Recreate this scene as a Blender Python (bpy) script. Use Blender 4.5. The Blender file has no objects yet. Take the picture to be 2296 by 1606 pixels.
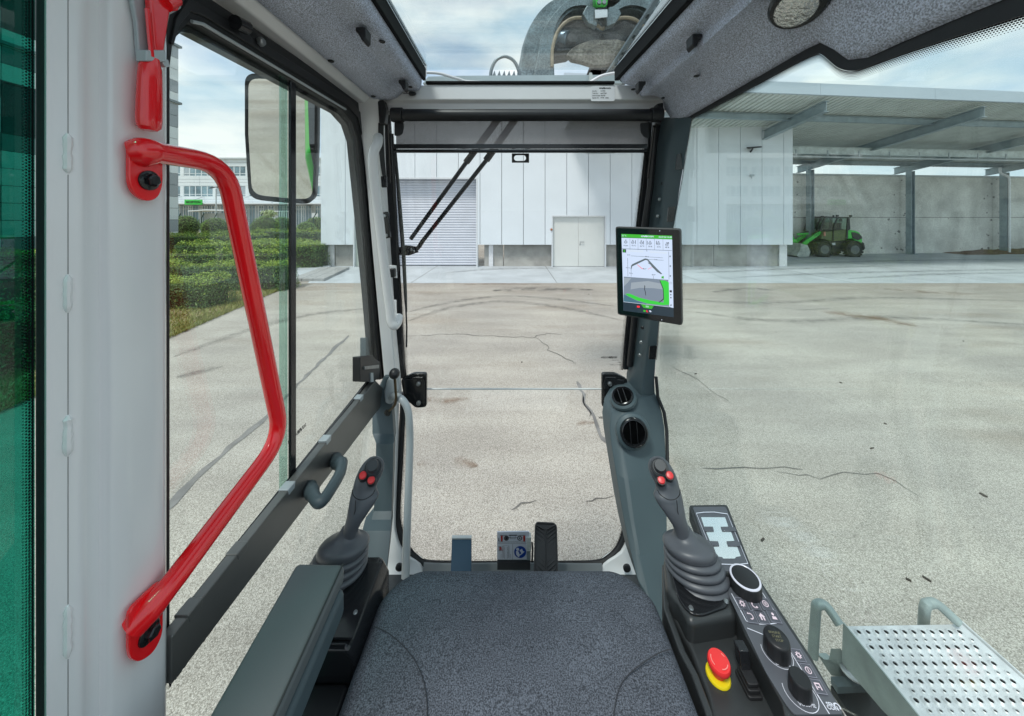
import bpy, bmesh, math, random
import numpy as np
from mathutils import Vector, Matrix, noise
random.seed(7); rng = np.random.default_rng(7)
V = Vector; PI = math.pi
SC = bpy.context.scene; COL = SC.collection

# ------------------------------------------------------------------ camera, sky, sun, exposure
F, CX, HY, H = 765.0, 1148.0, 490.0, 2.3          # focal length and horizon in units of a 2296 px wide frame, eye height in metres
cam = bpy.data.cameras.new('camera'); camo = bpy.data.objects.new('camera', cam); COL.objects.link(camo)
camo.location = (0, 0, H); camo.rotation_euler = (PI/2, 0, 0)
cam.sensor_width = 36; cam.sensor_fit = 'HORIZONTAL'; cam.lens = F/2296*36
cam.shift_y = -(803-HY)/2296; cam.clip_start = 0.02; cam.clip_end = 2000
SC.camera = camo

W = bpy.data.worlds.new('World'); SC.world = W; W.use_nodes = True
nt = W.node_tree; nt.nodes.clear()
def N(t, k, **kw):
    n = t.nodes.new(k)
    for a, b in kw.items(): setattr(n, a, b)
    return n
out = N(nt, 'ShaderNodeOutputWorld'); bg = N(nt, 'ShaderNodeBackground'); bg.inputs[1].default_value = 0.105
sky = N(nt, 'ShaderNodeTexSky', sky_type='NISHITA'); sky.sun_disc = False
sky.sun_elevation = math.radians(60); sky.sun_rotation = math.radians(214); sky.air_density = 1.0; sky.dust_density = 1.2; sky.ozone_density = 1.2
tc = N(nt, 'ShaderNodeTexCoord'); mp = N(nt, 'ShaderNodeMapping'); mp.inputs['Scale'].default_value = (1.0, 1.0, 2.6); mp.inputs['Location'].default_value = (3.1, 0.4, 1.2)
nt.links.new(tc.outputs['Generated'], mp.inputs[0])
n1 = N(nt, 'ShaderNodeTexNoise'); n1.inputs['Scale'].default_value = 2.3; n1.inputs['Detail'].default_value = 7; n1.inputs['Roughness'].default_value = 0.55
nt.links.new(mp.outputs[0], n1.inputs['Vector'])
cr = N(nt, 'ShaderNodeValToRGB'); cr.color_ramp.elements[0].position = 0.30; cr.color_ramp.elements[0].color = (.30, .30, .30, 1)
cr.color_ramp.elements[1].position = 0.56; cr.color_ramp.elements[1].color = (1, 1, 1, 1)
nt.links.new(n1.outputs[0], cr.inputs[0])
n2 = N(nt, 'ShaderNodeTexNoise'); n2.inputs['Scale'].default_value = 4.1; n2.inputs['Detail'].default_value = 6
nt.links.new(mp.outputs[0], n2.inputs['Vector'])
cc = N(nt, 'ShaderNodeValToRGB'); cc.color_ramp.elements[0].position = 0.33; cc.color_ramp.elements[0].color = (2.75, 3.85, 4.65, 1)
cc.color_ramp.elements[1].position = 0.62; cc.color_ramp.elements[1].color = (5.7, 5.9, 5.85, 1)
nt.links.new(n2.outputs[0], cc.inputs[0])
mx = N(nt, 'ShaderNodeMix', data_type='RGBA')
nt.links.new(cr.outputs[0], mx.inputs[0]); nt.links.new(sky.outputs[0], mx.inputs[6]); nt.links.new(cc.outputs[0], mx.inputs[7])
nt.links.new(mx.outputs[2], bg.inputs[0]); nt.links.new(bg.outputs[0], out.inputs[0])

sl = bpy.data.lights.new('sun', 'SUN'); sl.energy = 1.5; sl.angle = math.radians(12); sl.color = (1, .96, .90)
so = bpy.data.objects.new('sun', sl); COL.objects.link(so)
so.rotation_euler = V((.30, .45, -.95)).to_track_quat('-Z', 'Y').to_euler()
SC.view_settings.view_transform = 'Standard'; SC.view_settings.look = 'None'; SC.view_settings.gamma = 1
SC.view_settings.use_curve_mapping = False; SC.view_settings.exposure = 0.88
SC.render.engine = 'CYCLES'
SC.cycles.max_bounces = 12; SC.cycles.transparent_max_bounces = 32; SC.cycles.glossy_bounces = 5; SC.cycles.diffuse_bounces = 6
SC.cycles.caustics_reflective = False; SC.cycles.caustics_refractive = False

# ------------------------------------------------------------------ points from the measured frame
def aY(px, py, Y): return V(((px-CX)/F*Y, Y, H+(HY-py)/F*Y))
def aX(px, py, X): return aY(px, py, X*F/(px-CX))
def aZ(px, py, Z): return aY(px, py, (Z-H)*F/(HY-py))
def aP(px, py, p0, n):
    d = V(((px-CX)/F, 1, (HY-py)/F)); c = V((0, 0, H)); return c + d*(n.dot(p0-c)/n.dot(d))

# ------------------------------------------------------------------ materials
MATS = {}
def pbr(name, col, rough=.5, metal=0, var=.12, vs=6, bump=0, bs=200, coat=0, detail=4, spec=.5, fine=0, fs=300):
    if name in MATS: return MATS[name]
    m = bpy.data.materials.new(name); m.use_nodes = True; t = m.node_tree; b = t.nodes['Principled BSDF']
    b.inputs['Roughness'].default_value = rough; b.inputs['Metallic'].default_value = metal
    b.inputs['Specular IOR Level'].default_value = spec
    if coat: b.inputs['Coat Weight'].default_value = coat; b.inputs['Coat Roughness'].default_value = .06
    g = N(t, 'ShaderNodeNewGeometry')
    n = N(t, 'ShaderNodeTexNoise'); n.inputs['Scale'].default_value = vs; n.inputs['Detail'].default_value = detail
    t.links.new(g.outputs['Position'], n.inputs['Vector'])
    r = N(t, 'ShaderNodeValToRGB'); r.color_ramp.elements[0].position = .3; r.color_ramp.elements[1].position = .7
    c = np.array(col[:3]); r.color_ramp.elements[0].color = (*(c*(1-var)), 1); r.color_ramp.elements[1].color = (*np.minimum(c*(1+var), .95), 1)
    t.links.new(n.outputs[0], r.inputs[0]); src = r.outputs[0]
    if fine:
        n3 = N(t, 'ShaderNodeTexNoise'); n3.inputs['Scale'].default_value = fs; n3.inputs['Detail'].default_value = 2
        t.links.new(g.outputs['Position'], n3.inputs['Vector'])
        r3 = N(t, 'ShaderNodeValToRGB'); r3.color_ramp.elements[0].position = .36; r3.color_ramp.elements[1].position = .64
        r3.color_ramp.elements[0].color = (1-fine,)*3+(1,); r3.color_ramp.elements[1].color = (1+fine,)*3+(1,)
        t.links.new(n3.outputs[0], r3.inputs[0])
        mm = N(t, 'ShaderNodeMix', data_type='RGBA', blend_type='MULTIPLY'); mm.inputs[0].default_value = 1
        t.links.new(src, mm.inputs[6]); t.links.new(r3.outputs[0], mm.inputs[7]); src = mm.outputs[2]
    t.links.new(src, b.inputs['Base Color'])
    if bump:
        nb = N(t, 'ShaderNodeTexNoise'); nb.inputs['Scale'].default_value = bs; nb.inputs['Detail'].default_value = 3
        t.links.new(g.outputs['Position'], nb.inputs['Vector'])
        bp = N(t, 'ShaderNodeBump'); bp.inputs['Strength'].default_value = bump; bp.inputs['Distance'].default_value = 1/bs
        t.links.new(nb.outputs[0], bp.inputs['Height']); t.links.new(bp.outputs[0], b.inputs['Normal'])
    MATS[name] = m; return m
def emit(name, col, s=1.0, base=None):
    if name in MATS: return MATS[name]
    m = bpy.data.materials.new(name); m.use_nodes = True; b = m.node_tree.nodes['Principled BSDF']
    b.inputs['Base Color'].default_value = (*(base or [.02]*3), 1); b.inputs['Emission Color'].default_value = (*col, 1); b.inputs['Emission Strength'].default_value = s
    b.inputs['Roughness'].default_value = .25
    MATS[name] = m; return m
def glass(name, tint, f0=.04, dirt_haze=0.0):
    if name in MATS: return MATS[name]
    m = bpy.data.materials.new(name); m.use_nodes = True; t = m.node_tree; t.nodes.clear()
    o = N(t, 'ShaderNodeOutputMaterial'); mixs = N(t, 'ShaderNodeMixShader'); tr = N(t, 'ShaderNodeBsdfTransparent'); gl = N(t, 'ShaderNodeBsdfGlossy')
    tr.inputs[0].default_value = (*tint, 1); gl.inputs['Roughness'].default_value = 0.0
    lw = N(t, 'ShaderNodeLayerWeight'); lw.inputs[0].default_value = .5
    p = N(t, 'ShaderNodeMath', operation='POWER'); p.inputs[1].default_value = 5
    k = N(t, 'ShaderNodeMath', operation='MULTIPLY_ADD'); k.inputs[1].default_value = 1-f0; k.inputs[2].default_value = f0
    t.links.new(lw.outputs['Facing'], p.inputs[0]); t.links.new(p.outputs[0], k.inputs[0]); t.links.new(k.outputs[0], mixs.inputs[0])
    t.links.new(tr.outputs[0], mixs.inputs[1]); t.links.new(gl.outputs[0], mixs.inputs[2])
    last = mixs
    if dirt_haze:
        df = N(t, 'ShaderNodeBsdfDiffuse'); df.inputs[0].default_value = (.6, .62, .6, 1)
        g = N(t, 'ShaderNodeNewGeometry'); n = N(t, 'ShaderNodeTexNoise'); n.inputs['Scale'].default_value = 9; n.inputs['Detail'].default_value = 8
        t.links.new(g.outputs['Position'], n.inputs['Vector'])
        mr = N(t, 'ShaderNodeMapRange'); mr.inputs[1].default_value = .4; mr.inputs[2].default_value = .75; mr.inputs[3].default_value = dirt_haze*.3; mr.inputs[4].default_value = dirt_haze
        t.links.new(n.outputs[0], mr.inputs[0])
        m2 = N(t, 'ShaderNodeMixShader'); t.links.new(mr.outputs[0], m2.inputs[0]); t.links.new(mixs.outputs[0], m2.inputs[1]); t.links.new(df.outputs[0], m2.inputs[2]); last = m2
    t.links.new(last.outputs[0], o.inputs[0]); MATS[name] = m; return m
def dots(name, per_m, rows, inv=False):
    """black ceramic dots printed on the edge of a pane, fading out across the strip (uv: metres along, 0..1 across)"""
    if name in MATS: return MATS[name]
    m = bpy.data.materials.new(name); m.use_nodes = True; t = m.node_tree; t.nodes.clear()
    o = N(t, 'ShaderNodeOutputMaterial'); ms = N(t, 'ShaderNodeMixShader'); tr = N(t, 'ShaderNodeBsdfTransparent'); df = N(t, 'ShaderNodeBsdfDiffuse'); df.inputs[0].default_value = (.012, .012, .014, 1)
    uv = N(t, 'ShaderNodeUVMap'); sp = N(t, 'ShaderNodeSeparateXYZ'); t.links.new(uv.outputs[0], sp.inputs[0])
    def M(op, a, b=None, c=None):
        n = N(t, 'ShaderNodeMath', operation=op)
        for i, x in enumerate((a, b, c)):
            if x is None: continue
            if isinstance(x, (int, float)): n.inputs[i].default_value = x
            else: t.links.new(x, n.inputs[i])
        return n.outputs[0]
    v = M('MULTIPLY', sp.outputs[1], rows); row = M('FLOOR', v)
    u = M('ADD', M('MULTIPLY', sp.outputs[0], per_m), M('MULTIPLY', row, .5))
    fu = M('SUBTRACT', M('FRACT', u), .5); fv = M('SUBTRACT', M('FRACT', v), .5)
    d = M('SQRT', M('ADD', M('MULTIPLY', fu, fu), M('MULTIPLY', fv, fv)))
    rad = M('MULTIPLY_ADD', sp.outputs[1], -.42, .58)
    t.links.new(M('LESS_THAN', d, rad), ms.inputs[0]); t.links.new(tr.outputs[0], ms.inputs[1]); t.links.new(df.outputs[0], ms.inputs[2]); t.links.new(ms.outputs[0], o.inputs[0])
    MATS[name] = m; return m
def leafmat(name, c0, c1, c2):
    if name in MATS: return MATS[name]
    m = bpy.data.materials.new(name); m.use_nodes = True; t = m.node_tree; b = t.nodes['Principled BSDF']; b.inputs['Roughness'].default_value = .6
    g = N(t, 'ShaderNodeNewGeometry'); r = N(t, 'ShaderNodeValToRGB'); r.color_ramp.elements[0].color = (*c0, 1); r.color_ramp.elements[1].color = (*c2, 1)
    e = r.color_ramp.elements.new(.5); e.color = (*c1, 1)
    n = N(t, 'ShaderNodeTexNoise'); n.inputs['Scale'].default_value = 1.6; t.links.new(g.outputs['Position'], n.inputs['Vector'])
    ad = N(t, 'ShaderNodeMath', operation='MULTIPLY_ADD'); ad.inputs[1].default_value = .55; t.links.new(g.outputs['Random Per Island'], ad.inputs[0])
    mu = N(t, 'ShaderNodeMath', operation='MULTIPLY'); mu.inputs[1].default_value = .5; t.links.new(n.outputs[0], mu.inputs[0]); t.links.new(mu.outputs[0], ad.inputs[2])
    t.links.new(ad.outputs[0], r.inputs[0]); t.links.new(r.outputs[0], b.inputs['Base Color'])
    MATS[name] = m; return m

# ------------------------------------------------------------------ mesh helpers
class MB:
    def __init__(s): s.v = []; s.f = []; s.m = []; s.mi = 0; s.uv = {}
    def add(s, vs, fs):
        o = len(s.v); s.v += [V(x) for x in vs]
        for f in fs: s.f.append([o+i for i in f]); s.m.append(s.mi)
        return s
    def box(s, c, size, R=None):
        c = V(c); hx, hy, hz = [q/2 for q in size]; vs = []
        for x in (-hx, hx):
            for y in (-hy, hy):
                for z in (-hz, hz):
                    p = V((x, y, z)); vs.append(c + (R @ p if R else p))
        return s.add(vs, [(0,1,3,2),(4,6,7,5),(0,4,5,1),(2,3,7,6),(0,2,6,4),(1,5,7,3)])
    def bb(s, x0, x1, y0, y1, z0, z1): return s.box(((x0+x1)/2, (y0+y1)/2, (z0+z1)/2), (abs(x1-x0), abs(y1-y0), abs(z1-z0)))
    def prism(s, pts, vec):
        pts = [V(p) for p in pts]; vec = V(vec); n = len(pts)
        return s.add(pts+[p+vec for p in pts], [list(range(n))[::-1], list(range(n, 2*n))]+[(i, (i+1) % n, n+(i+1) % n, n+i) for i in range(n)])
    def poly(s, pts): return s.add(pts, [list(range(len(pts)))])
    def frame(s, A, B, vec, closed=True):
        n = len(A); vec = V(vec); A = [V(p) for p in A]; B = [V(p) for p in B]
        vs = A+B+[p+vec for p in A]+[p+vec for p in B]; fs = []
        for i in range(n if closed else n-1):
            j = (i+1) % n
            fs += [(i, j, n+j, n+i), (2*n+i, 3*n+i, 3*n+j, 2*n+j), (i, 2*n+i, 2*n+j, j), (n+i, n+j, 3*n+j, 3*n+i)]
        if not closed: fs += [(0, n, 3*n, 2*n), (n-1, 3*n-1, 4*n-1, 2*n-1)]
        return s.add(vs, fs)
    def loft(s, rings, caps=True, closed=True):
        n = len(rings[0]); vs = [p for r in rings for p in r]; fs = []
        for k in range(len(rings)-1):
            for i in range(n if closed else n-1):
                j = (i+1) % n; fs.append((k*n+i, k*n+j, (k+1)*n+j, (k+1)*n+i))
        if caps: fs += [list(range(n))[::-1], [(len(rings)-1)*n+i for i in range(n)]]
        return s.add(vs, fs)
    def tube(s, path, r, n=12, caps=True, flat=None):
        P = [V(p) for p in path]; rs = r if isinstance(r, list) else [r]*len(P); rings = []; up = None
        for i, p in enumerate(P):
            t = (P[min(i+1, len(P)-1)]-P[max(i-1, 0)]).normalized()
            if up is None: up = t.orthogonal().normalized() if flat is None else (V(flat)-t*t.dot(V(flat))).normalized()
            else: up = (up-t*t.dot(up)).normalized()
            b = t.cross(up); ra, rb = rs[i] if isinstance(rs[i], tuple) else (rs[i], rs[i])
            rings.append([p+up*math.cos(2*PI*k/n)*ra+b*math.sin(2*PI*k/n)*rb for k in range(n)])
        return s.loft(rings, caps)
    def lathe(s, prof, o, axis=(0, 0, 1), n=24, sx=1.0, xdir=None, caps=True):
        o = V(o); a = V(axis).normalized(); x = (V(xdir)-a*a.dot(V(xdir))).normalized() if xdir else a.orthogonal().normalized(); y = a.cross(x)
        return s.loft([[o+a*h+x*math.cos(2*PI*k/n)*r*sx+y*math.sin(2*PI*k/n)*r for k in range(n)] for r, h in prof], caps)
    def ball(s, c, r, nu=16, nv=10):
        c = V(c); r = V((r, r, r)) if isinstance(r, (int, float)) else V(r)
        return s.loft([[c+V((r.x*math.sin(PI*j/nv)*math.cos(2*PI*i/nu), r.y*math.sin(PI*j/nv)*math.sin(2*PI*i/nu), r.z*math.cos(PI*j/nv))) for i in range(nu)] for j in [.02]+list(range(1, nv))+[nv-.02]])
    def strip(s, A, B):
        A = [V(p) for p in A]; B = [V(p) for p in B]; L = 0
        for i in range(len(A)-1):
            l2 = L+(A[i+1]-A[i]).length; s.uv[len(s.f)] = [(L, 0), (l2, 0), (l2, 1), (L, 1)]
            s.add([A[i], A[i+1], B[i+1], B[i]], [(0, 1, 2, 3)]); L = l2
        return s
    def build(s, name, mats, parent=None, smooth=True, bevel=0, ang=35, loc=None, seg=2, fix=True):
        me = bpy.data.meshes.new(name)
        off = V(loc) if loc is not None else V((0, 0, 0))
        if parent is not None: off = off + V(parent.get('_o', (0, 0, 0)))
        me.from_pydata([tuple(p-off) for p in s.v], [], s.f)
        for m in (mats if isinstance(mats, (list, tuple)) else [mats]): me.materials.append(m)
        me.polygons.foreach_set('material_index', s.m)
        if s.uv:
            ul = me.uv_layers.new(name='UVMap')
            for fi, c in s.uv.items():
                for k, li in enumerate(me.polygons[fi].loop_indices): ul.data[li].uv = c[k]
        elif fix:
            b = bmesh.new(); b.from_mesh(me); bmesh.ops.recalc_face_normals(b, faces=b.faces); b.to_mesh(me); b.free()
        me.polygons.foreach_set('use_smooth', [smooth]*len(me.polygons))
        if smooth and not bevel: me.set_sharp_from_angle(angle=math.radians(ang))
        o = bpy.data.objects.new(name, me); COL.objects.link(o)
        if parent is not None: o.parent = parent; o['_o'] = tuple(V(parent.get('_o', (0, 0, 0))) + (V(loc) if loc is not None else V((0, 0, 0))))
        else: o['_o'] = tuple(off)
        if loc is not None: o.location = loc
        if bevel:
            md = o.modifiers.new('bevel', 'BEVEL'); md.width = bevel; md.segments = seg; md.limit_method = 'ANGLE'; md.angle_limit = math.radians(32); md.harden_normals = True
        return o
def thing(name, label, cat, loc=(0, 0, 0), group=None):
    o = bpy.data.objects.new(name, None); COL.objects.link(o); o.location = loc; o['_o'] = tuple(loc); o.empty_display_size = .1
    return tag(o, label, cat, group)
def tag(o, label, cat, group=None):
    o['label'] = label; o['category'] = cat
    if group: o['group'] = group
    return o
def struct(o, kind='structure'): o['kind'] = kind; return o
def dup(o, loc=None, parent=None):
    c = o.copy(); COL.objects.link(c)
    if parent is not None: c.parent = parent
    if loc is not None: c.location = loc
    for ch in list(o.children): dup(ch, None, c)
    return c
def cat(pts, n=6, closed=False):
    P = [V(p) for p in pts]; m = len(P); o = []
    for i in range(m if closed else m-1):
        p0, p1, p2, p3 = (P[(i-1) % m], P[i], P[(i+1) % m], P[(i+2) % m]) if closed else (P[max(i-1, 0)], P[i], P[i+1], P[min(i+2, m-1)])
        for k in range(n):
            t = k/n; o.append(.5*((2*p1)+(p2-p0)*t+(2*p0-5*p1+4*p2-p3)*t*t+(3*p1-p0-3*p2+p3)*t**3))
    if not closed: o.append(P[-1])
    return o
def rnd(pts, r, n=5):
    """round the corners of a closed polygon"""
    P = [V(p) for p in pts]; m = len(P); o = []; R = r if isinstance(r, (list, tuple)) else [r]*m
    for i in range(m):
        a, b, c = P[i-1], P[i], P[(i+1) % m]
        if R[i] <= 0: o.append(b); continue
        da = min(R[i], (a-b).length*.48); dc = min(R[i], (c-b).length*.48); p = b+(a-b).normalized()*da; q = b+(c-b).normalized()*dc
        for k in range(n+1):
            t = k/n; o.append(p*(1-t)**2+b*2*t*(1-t)+q*t*t)
    return o
def bent(pts, r, n=6):
    """round the inner corners of an open path"""
    P = [V(p) for p in pts]; o = [P[0]]
    for i in range(1, len(P)-1):
        a, b, c = P[i-1], P[i], P[i+1]; d = min(r, (a-b).length*.48, (c-b).length*.48); p = b+(a-b).normalized()*d; q = b+(c-b).normalized()*d
        for k in range(n+1): t = k/n; o.append(p*(1-t)**2+b*2*t*(1-t)+q*t*t)
    return o+[P[-1]]
def lerp(a, b, t): return a+(b-a)*t
def text(body, size, p, right, up, mat, name='lettering', parent=None, bold=0, align='CENTER', depth=.0004, shear=0, spacing=1):
    cu = bpy.data.curves.new('t', 'FONT'); cu.body = body; cu.size = size; cu.align_x = align; cu.align_y = 'CENTER'; cu.offset = bold*size; cu.shear = shear; cu.space_character = spacing; cu.resolution_u = 2
    ob = bpy.data.objects.new('t', cu); COL.objects.link(ob)
    bpy.context.view_layer.update()
    me = bpy.data.meshes.new_from_object(ob.evaluated_get(bpy.context.evaluated_depsgraph_get())); bpy.data.objects.remove(ob); bpy.data.curves.remove(cu)
    r = V(right).normalized(); u = V(up).normalized(); nrm = r.cross(u); off = V(parent.get('_o', (0, 0, 0))) if parent else V((0, 0, 0))
    for v in me.vertices: v.co = V(p)+r*v.co.x+u*v.co.y+nrm*depth-off
    me.name = name; me.materials.clear(); me.materials.append(mat)
    o = bpy.data.objects.new(name, me); COL.objects.link(o)
    if parent is not None: o.parent = parent
    return o
def logo(size, p, right, up, mat, parent):
    """the maker's wordmark: wide slanted letters with two long slanted strokes for the double N"""
    r = V(right).normalized(); u = V(up).normalized()
    a = text('SE', size, V(p)-r*size*1.95, r, u, mat, 'lettering', parent, .03, shear=.15, spacing=1.02)
    b = text('EBOGEN', size, V(p)+r*size*1.8, r, u, mat, 'lettering', parent, .03, shear=.15, spacing=1.02)
    c = text('NN', size*1.25, V(p)-r*size*.62, r, u, mat, 'lettering', parent, .03, shear=.4, spacing=.86)
    return a, b, c
def frit(name, A, B, parent, per=160, rows=3):
    o = MB().strip(A, B).build(name, dots('frit_%d_%d' % (per, rows), per, rows), parent, smooth=False); return o

# ------------------------------------------------------------------ palette
white = pbr('white_paint', (.775, .785, .79), .22, var=.03, vs=3, coat=.35, bump=.015, bs=25)
whitem = pbr('matt_white_metal', (.66, .69, .72), .45, var=.03, vs=.8)
trim = pbr('grey_trim_plastic', (.060, .088, .100), .48, var=.06, vs=4, bump=.06, bs=900)
black = pbr('black_plastic', (.012, .013, .015), .42, var=.1, vs=10, bump=.04, bs=700)
blackg = pbr('black_gloss', (.012, .013, .015), .16, var=.1, vs=5)
rubber = pbr('black_rubber', (.012, .013, .015), .55, var=.15, vs=14, bump=.05, bs=300)
joyg = pbr('joystick_rubber', (.080, .087, .10), .42, var=.06, vs=8, bump=.05, bs=1200)
red = pbr('red_paint', (.88, .008, .014), .2, var=.10, vs=5, coat=.6)
redp = pbr('red_plastic', (.72, .03, .035), .35, var=.05)
yellow = pbr('yellow_plastic', (.72, .58, .01), .4, var=.05)
liner = pbr('headliner_felt', (.50, .535, .63), .95, var=.08, vs=10, bump=.5, bs=420, spec=.15, fine=.42, fs=420)
seatm = pbr('seat_fabric', (.092, .104, .126), .95, var=.12, vs=12, bump=.9, bs=430, spec=.15, fine=.55, fs=500)
vinyl = pbr('grey_vinyl', (.105, .120, .124), .5, var=.05, vs=8, bump=.10, bs=700)
galv = pbr('galvanised_steel', (.76, .77, .79), .42, metal=.25, var=.14, vs=22, bump=.04, bs=60)
galvd = pbr('weathered_galvanised_steel', (.40, .46, .45), .5, metal=.35, var=.18, vs=14, bump=.04, bs=60)
railm = pbr('anodised_rail', (.17, .172, .165), .4, metal=.5, var=.06, vs=9)
greytube = pbr('light_grey_paint', (.40, .45, .47), .3, var=.03, coat=.3)
boltm = pbr('zinc_bolt', (.30, .32, .33), .3, metal=.8, var=.2, vs=40)
green = pbr('green_paint', (.03, .42, .035), .3, var=.06, coat=.3)
g_front = glass('windshield_glass', (.985, .99, .985))
g_side = glass('side_glass', (.93, .985, .97), .055, dirt_haze=.035)  # pale film on this pane stands in for hazy reflections
g_door = glass('door_glass', (.955, .987, .975), .045)
g_roof = glass('roof_glass', (.92, .965, .97), .05, dirt_haze=.05)
g_dark = glass('green_tinted_glass', (.15, .55, .47), .05)
# ================================================================== EXTERIOR
# ------------------------------------------------------------------ ground
def asphalt():
    m = bpy.data.materials.new('asphalt'); m.use_nodes = True; t = m.node_tree; b = t.nodes['Principled BSDF']; b.inputs['Roughness'].default_value = .9; b.inputs['Specular IOR Level'].default_value = .2
    g = N(t, 'ShaderNodeNewGeometry')
    def noise_(scale, detail=3, ms=(1, 1, 1)):
        mp = N(t, 'ShaderNodeMapping'); mp.inputs['Scale'].default_value = ms; t.links.new(g.outputs['Position'], mp.inputs[0])
        n = N(t, 'ShaderNodeTexNoise'); n.inputs['Scale'].default_value = scale; n.inputs['Detail'].default_value = detail; t.links.new(mp.outputs[0], n.inputs['Vector']); return n.outputs[0]
    def ramp(src, *st):
        r = N(t, 'ShaderNodeValToRGB'); e = r.color_ramp.elements
        for i, (p, c) in enumerate(st):
            q = e[i] if i < 2 else e.new(p); q.position = p; q.color = (*c, 1)
        t.links.new(src, r.inputs[0]); return r.outputs[0]
    def mul(a, b_, f=1, mode='MULTIPLY'):
        x = N(t, 'ShaderNodeMix', data_type='RGBA', blend_type=mode)
        if isinstance(f, (int, float)): x.inputs[0].default_value = f
        else: t.links.new(f, x.inputs[0])
        for s, q in ((6, a), (7, b_)):
            if isinstance(q, tuple): x.inputs[s].default_value = (*q, 1)
            else: t.links.new(q, x.inputs[s])
        return x.outputs[2]
    vo = N(t, 'ShaderNodeTexVoronoi'); vo.inputs['Scale'].default_value = 185; t.links.new(g.outputs['Position'], vo.inputs['Vector'])
    sep = N(t, 'ShaderNodeSeparateColor'); t.links.new(vo.outputs['Color'], sep.inputs[0])
    stone = ramp(sep.outputs[0], (.0, (.345, .325, .295)), (.25, (.46, .437, .402)), (.6, (.55, .524, .482)), (1., (.70, .67, .625)))
    gaps = ramp(vo.outputs['Distance'], (.35, (1, 1, 1)), (.85, (.52, .505, .48)))
    c = mul(stone, gaps, .9)
    c = mul(c, ramp(noise_(.35, 6), (.3, (.82, .82, .83)), (.7, (1.12, 1.11, 1.08))))
    c = mul(c, ramp(noise_(1.1, 5, (.5, 2.2, 1)), (.35, (.88, .87, .86)), (.65, (1.06, 1.06, 1.05))))
    rust = ramp(noise_(.55, 7, (.45, 1.6, 1)), (.56, (0, 0, 0)), (.74, (1, 1, 1)))
    c = mul(c, (.40, .27, .17), mul(rust, (.40, .40, .40)))
    # the strip along the concrete apron is darker and rusty
    sp = N(t, 'ShaderNodeSeparateXYZ'); t.links.new(g.outputs['Position'], sp.inputs[0])
    mr = N(t, 'ShaderNodeMapRange'); mr.inputs[1].default_value = 8.2; mr.inputs[2].default_value = 12.2; mr.inputs[3].default_value = 0; mr.inputs[4].default_value = .62; t.links.new(sp.outputs[1], mr.inputs[0])
    nn = N(t, 'ShaderNodeMath', operation='MULTIPLY'); t.links.new(mr.outputs[0], nn.inputs[0]); t.links.new(noise_(.9, 5, (.5, 1.5, 1)), nn.inputs[1])
    c = mul(c, (.22, .17, .13), nn.outputs[0], 'MIX')
    t.links.new(c, b.inputs['Base Color'])
    bp = N(t, 'ShaderNodeBump'); bp.inputs['Strength'].default_value = .5; bp.inputs['Distance'].default_value = .006; bp.invert = True
    t.links.new(vo.outputs['Distance'], bp.inputs['Height']); t.links.new(bp.outputs[0], b.inputs['Normal'])
    return m
asph = asphalt()
ground = struct(MB().poly([(-220, -160, 0), (220, -160, 0), (220, 260, 0), (-220, 260, 0)]).build('ground', asph, smooth=False))
conc = pbr('apron_concrete', (.45, .485, .51), .85, var=.13, vs=.9, bump=.2, bs=60, detail=8, fine=.10, fs=40)
concw = pbr('concrete_wall', (.68, .675, .63), .9, var=.22, vs=.8, bump=.15, bs=40, detail=9, fine=.10, fs=14)
concd = pbr('stained_concrete', (.38, .375, .35), .9, var=.30, vs=1.3, bump=.15, bs=40, detail=9)
pave = pbr('path_paver', (.34, .345, .34), .9, var=.12, vs=7, bump=.1, bs=50)
crackm = pbr('crack_filler', (.13, .125, .115), .85, var=.3, vs=9)
crackb = pbr('sealed_joint', (.19, .185, .18), .8, var=.3, vs=5)

# apron: one concrete sheet with saw-cut joints
apron_pts = [aZ(690, 635, .004), aZ(2296, 635.5, .004)+V((34, 0, 0)), V((52, 30, .004)), V((16, 27, .004)), V((13.2, 16.5, .004)), V((-9.1, 16.5, .004))]
apron = struct(MB().poly(apron_pts).build('concrete_apron', conc, smooth=False))
joint = MB()
for x in (-3.6, 1.6, 6.9, 12.2, 17.5):
    joint.bb(x-.01, x+.01, 12.2, 16.4 if x < 13 else 20, .0045, .0065)
joint.build('joint', crackm, apron, smooth=False)

def crack(pts, w, m, jit=.05, z=.005):
    P = [aZ(x, y, z) for x, y in pts]; Q = []
    for a, b in zip(P, P[1:]):
        n = max(2, int((b-a).length/.12))
        for k in range(n): Q.append(lerp(a, b, k/n)+V((random.uniform(-jit, jit), random.uniform(-jit, jit), 0)))
    Q.append(P[-1]); A, B = [], []
    for i, p in enumerate(Q):
        t = (Q[min(i+1, len(Q)-1)]-Q[max(0, i-1)]); t.z = 0; t.normalize(); nn = V((-t.y, t.x, 0)); ww = w*random.uniform(.45, 1.2)*(.35 if i in (0, len(Q)-1) else 1)
        A.append(p+nn*ww); B.append(p-nn*ww)
    mb = MB()
    for i in range(len(Q)-1): mb.add([A[i], A[i+1], B[i+1], B[i]], [(0, 1, 2, 3)])
    return mb.build('crack', m, ground, smooth=False)
crack([(300, 1200), (385, 1130), (440, 1075), (520, 1000), (600, 930), (640, 893), (680, 850), (730, 800), (782, 752)], .035, crackb, .02)
crack([(900, 753), (1000, 750), (1110, 752), (1200, 757), (1225, 746), (1262, 750)], .008, crackm)
crack([(1205, 757), (1230, 775), (1223, 787), (1262, 797), (1292, 818)], .008, crackm, .04)
crack([(1292, 855), (1308, 885), (1312, 905), (1330, 935), (1345, 975), (1372, 1000), (1400, 1016)], .028, crackb, .02)
crack([(1302, 880), (1308, 902), (1323, 918), (1322, 934)], .008, crackm, .02)
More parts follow.
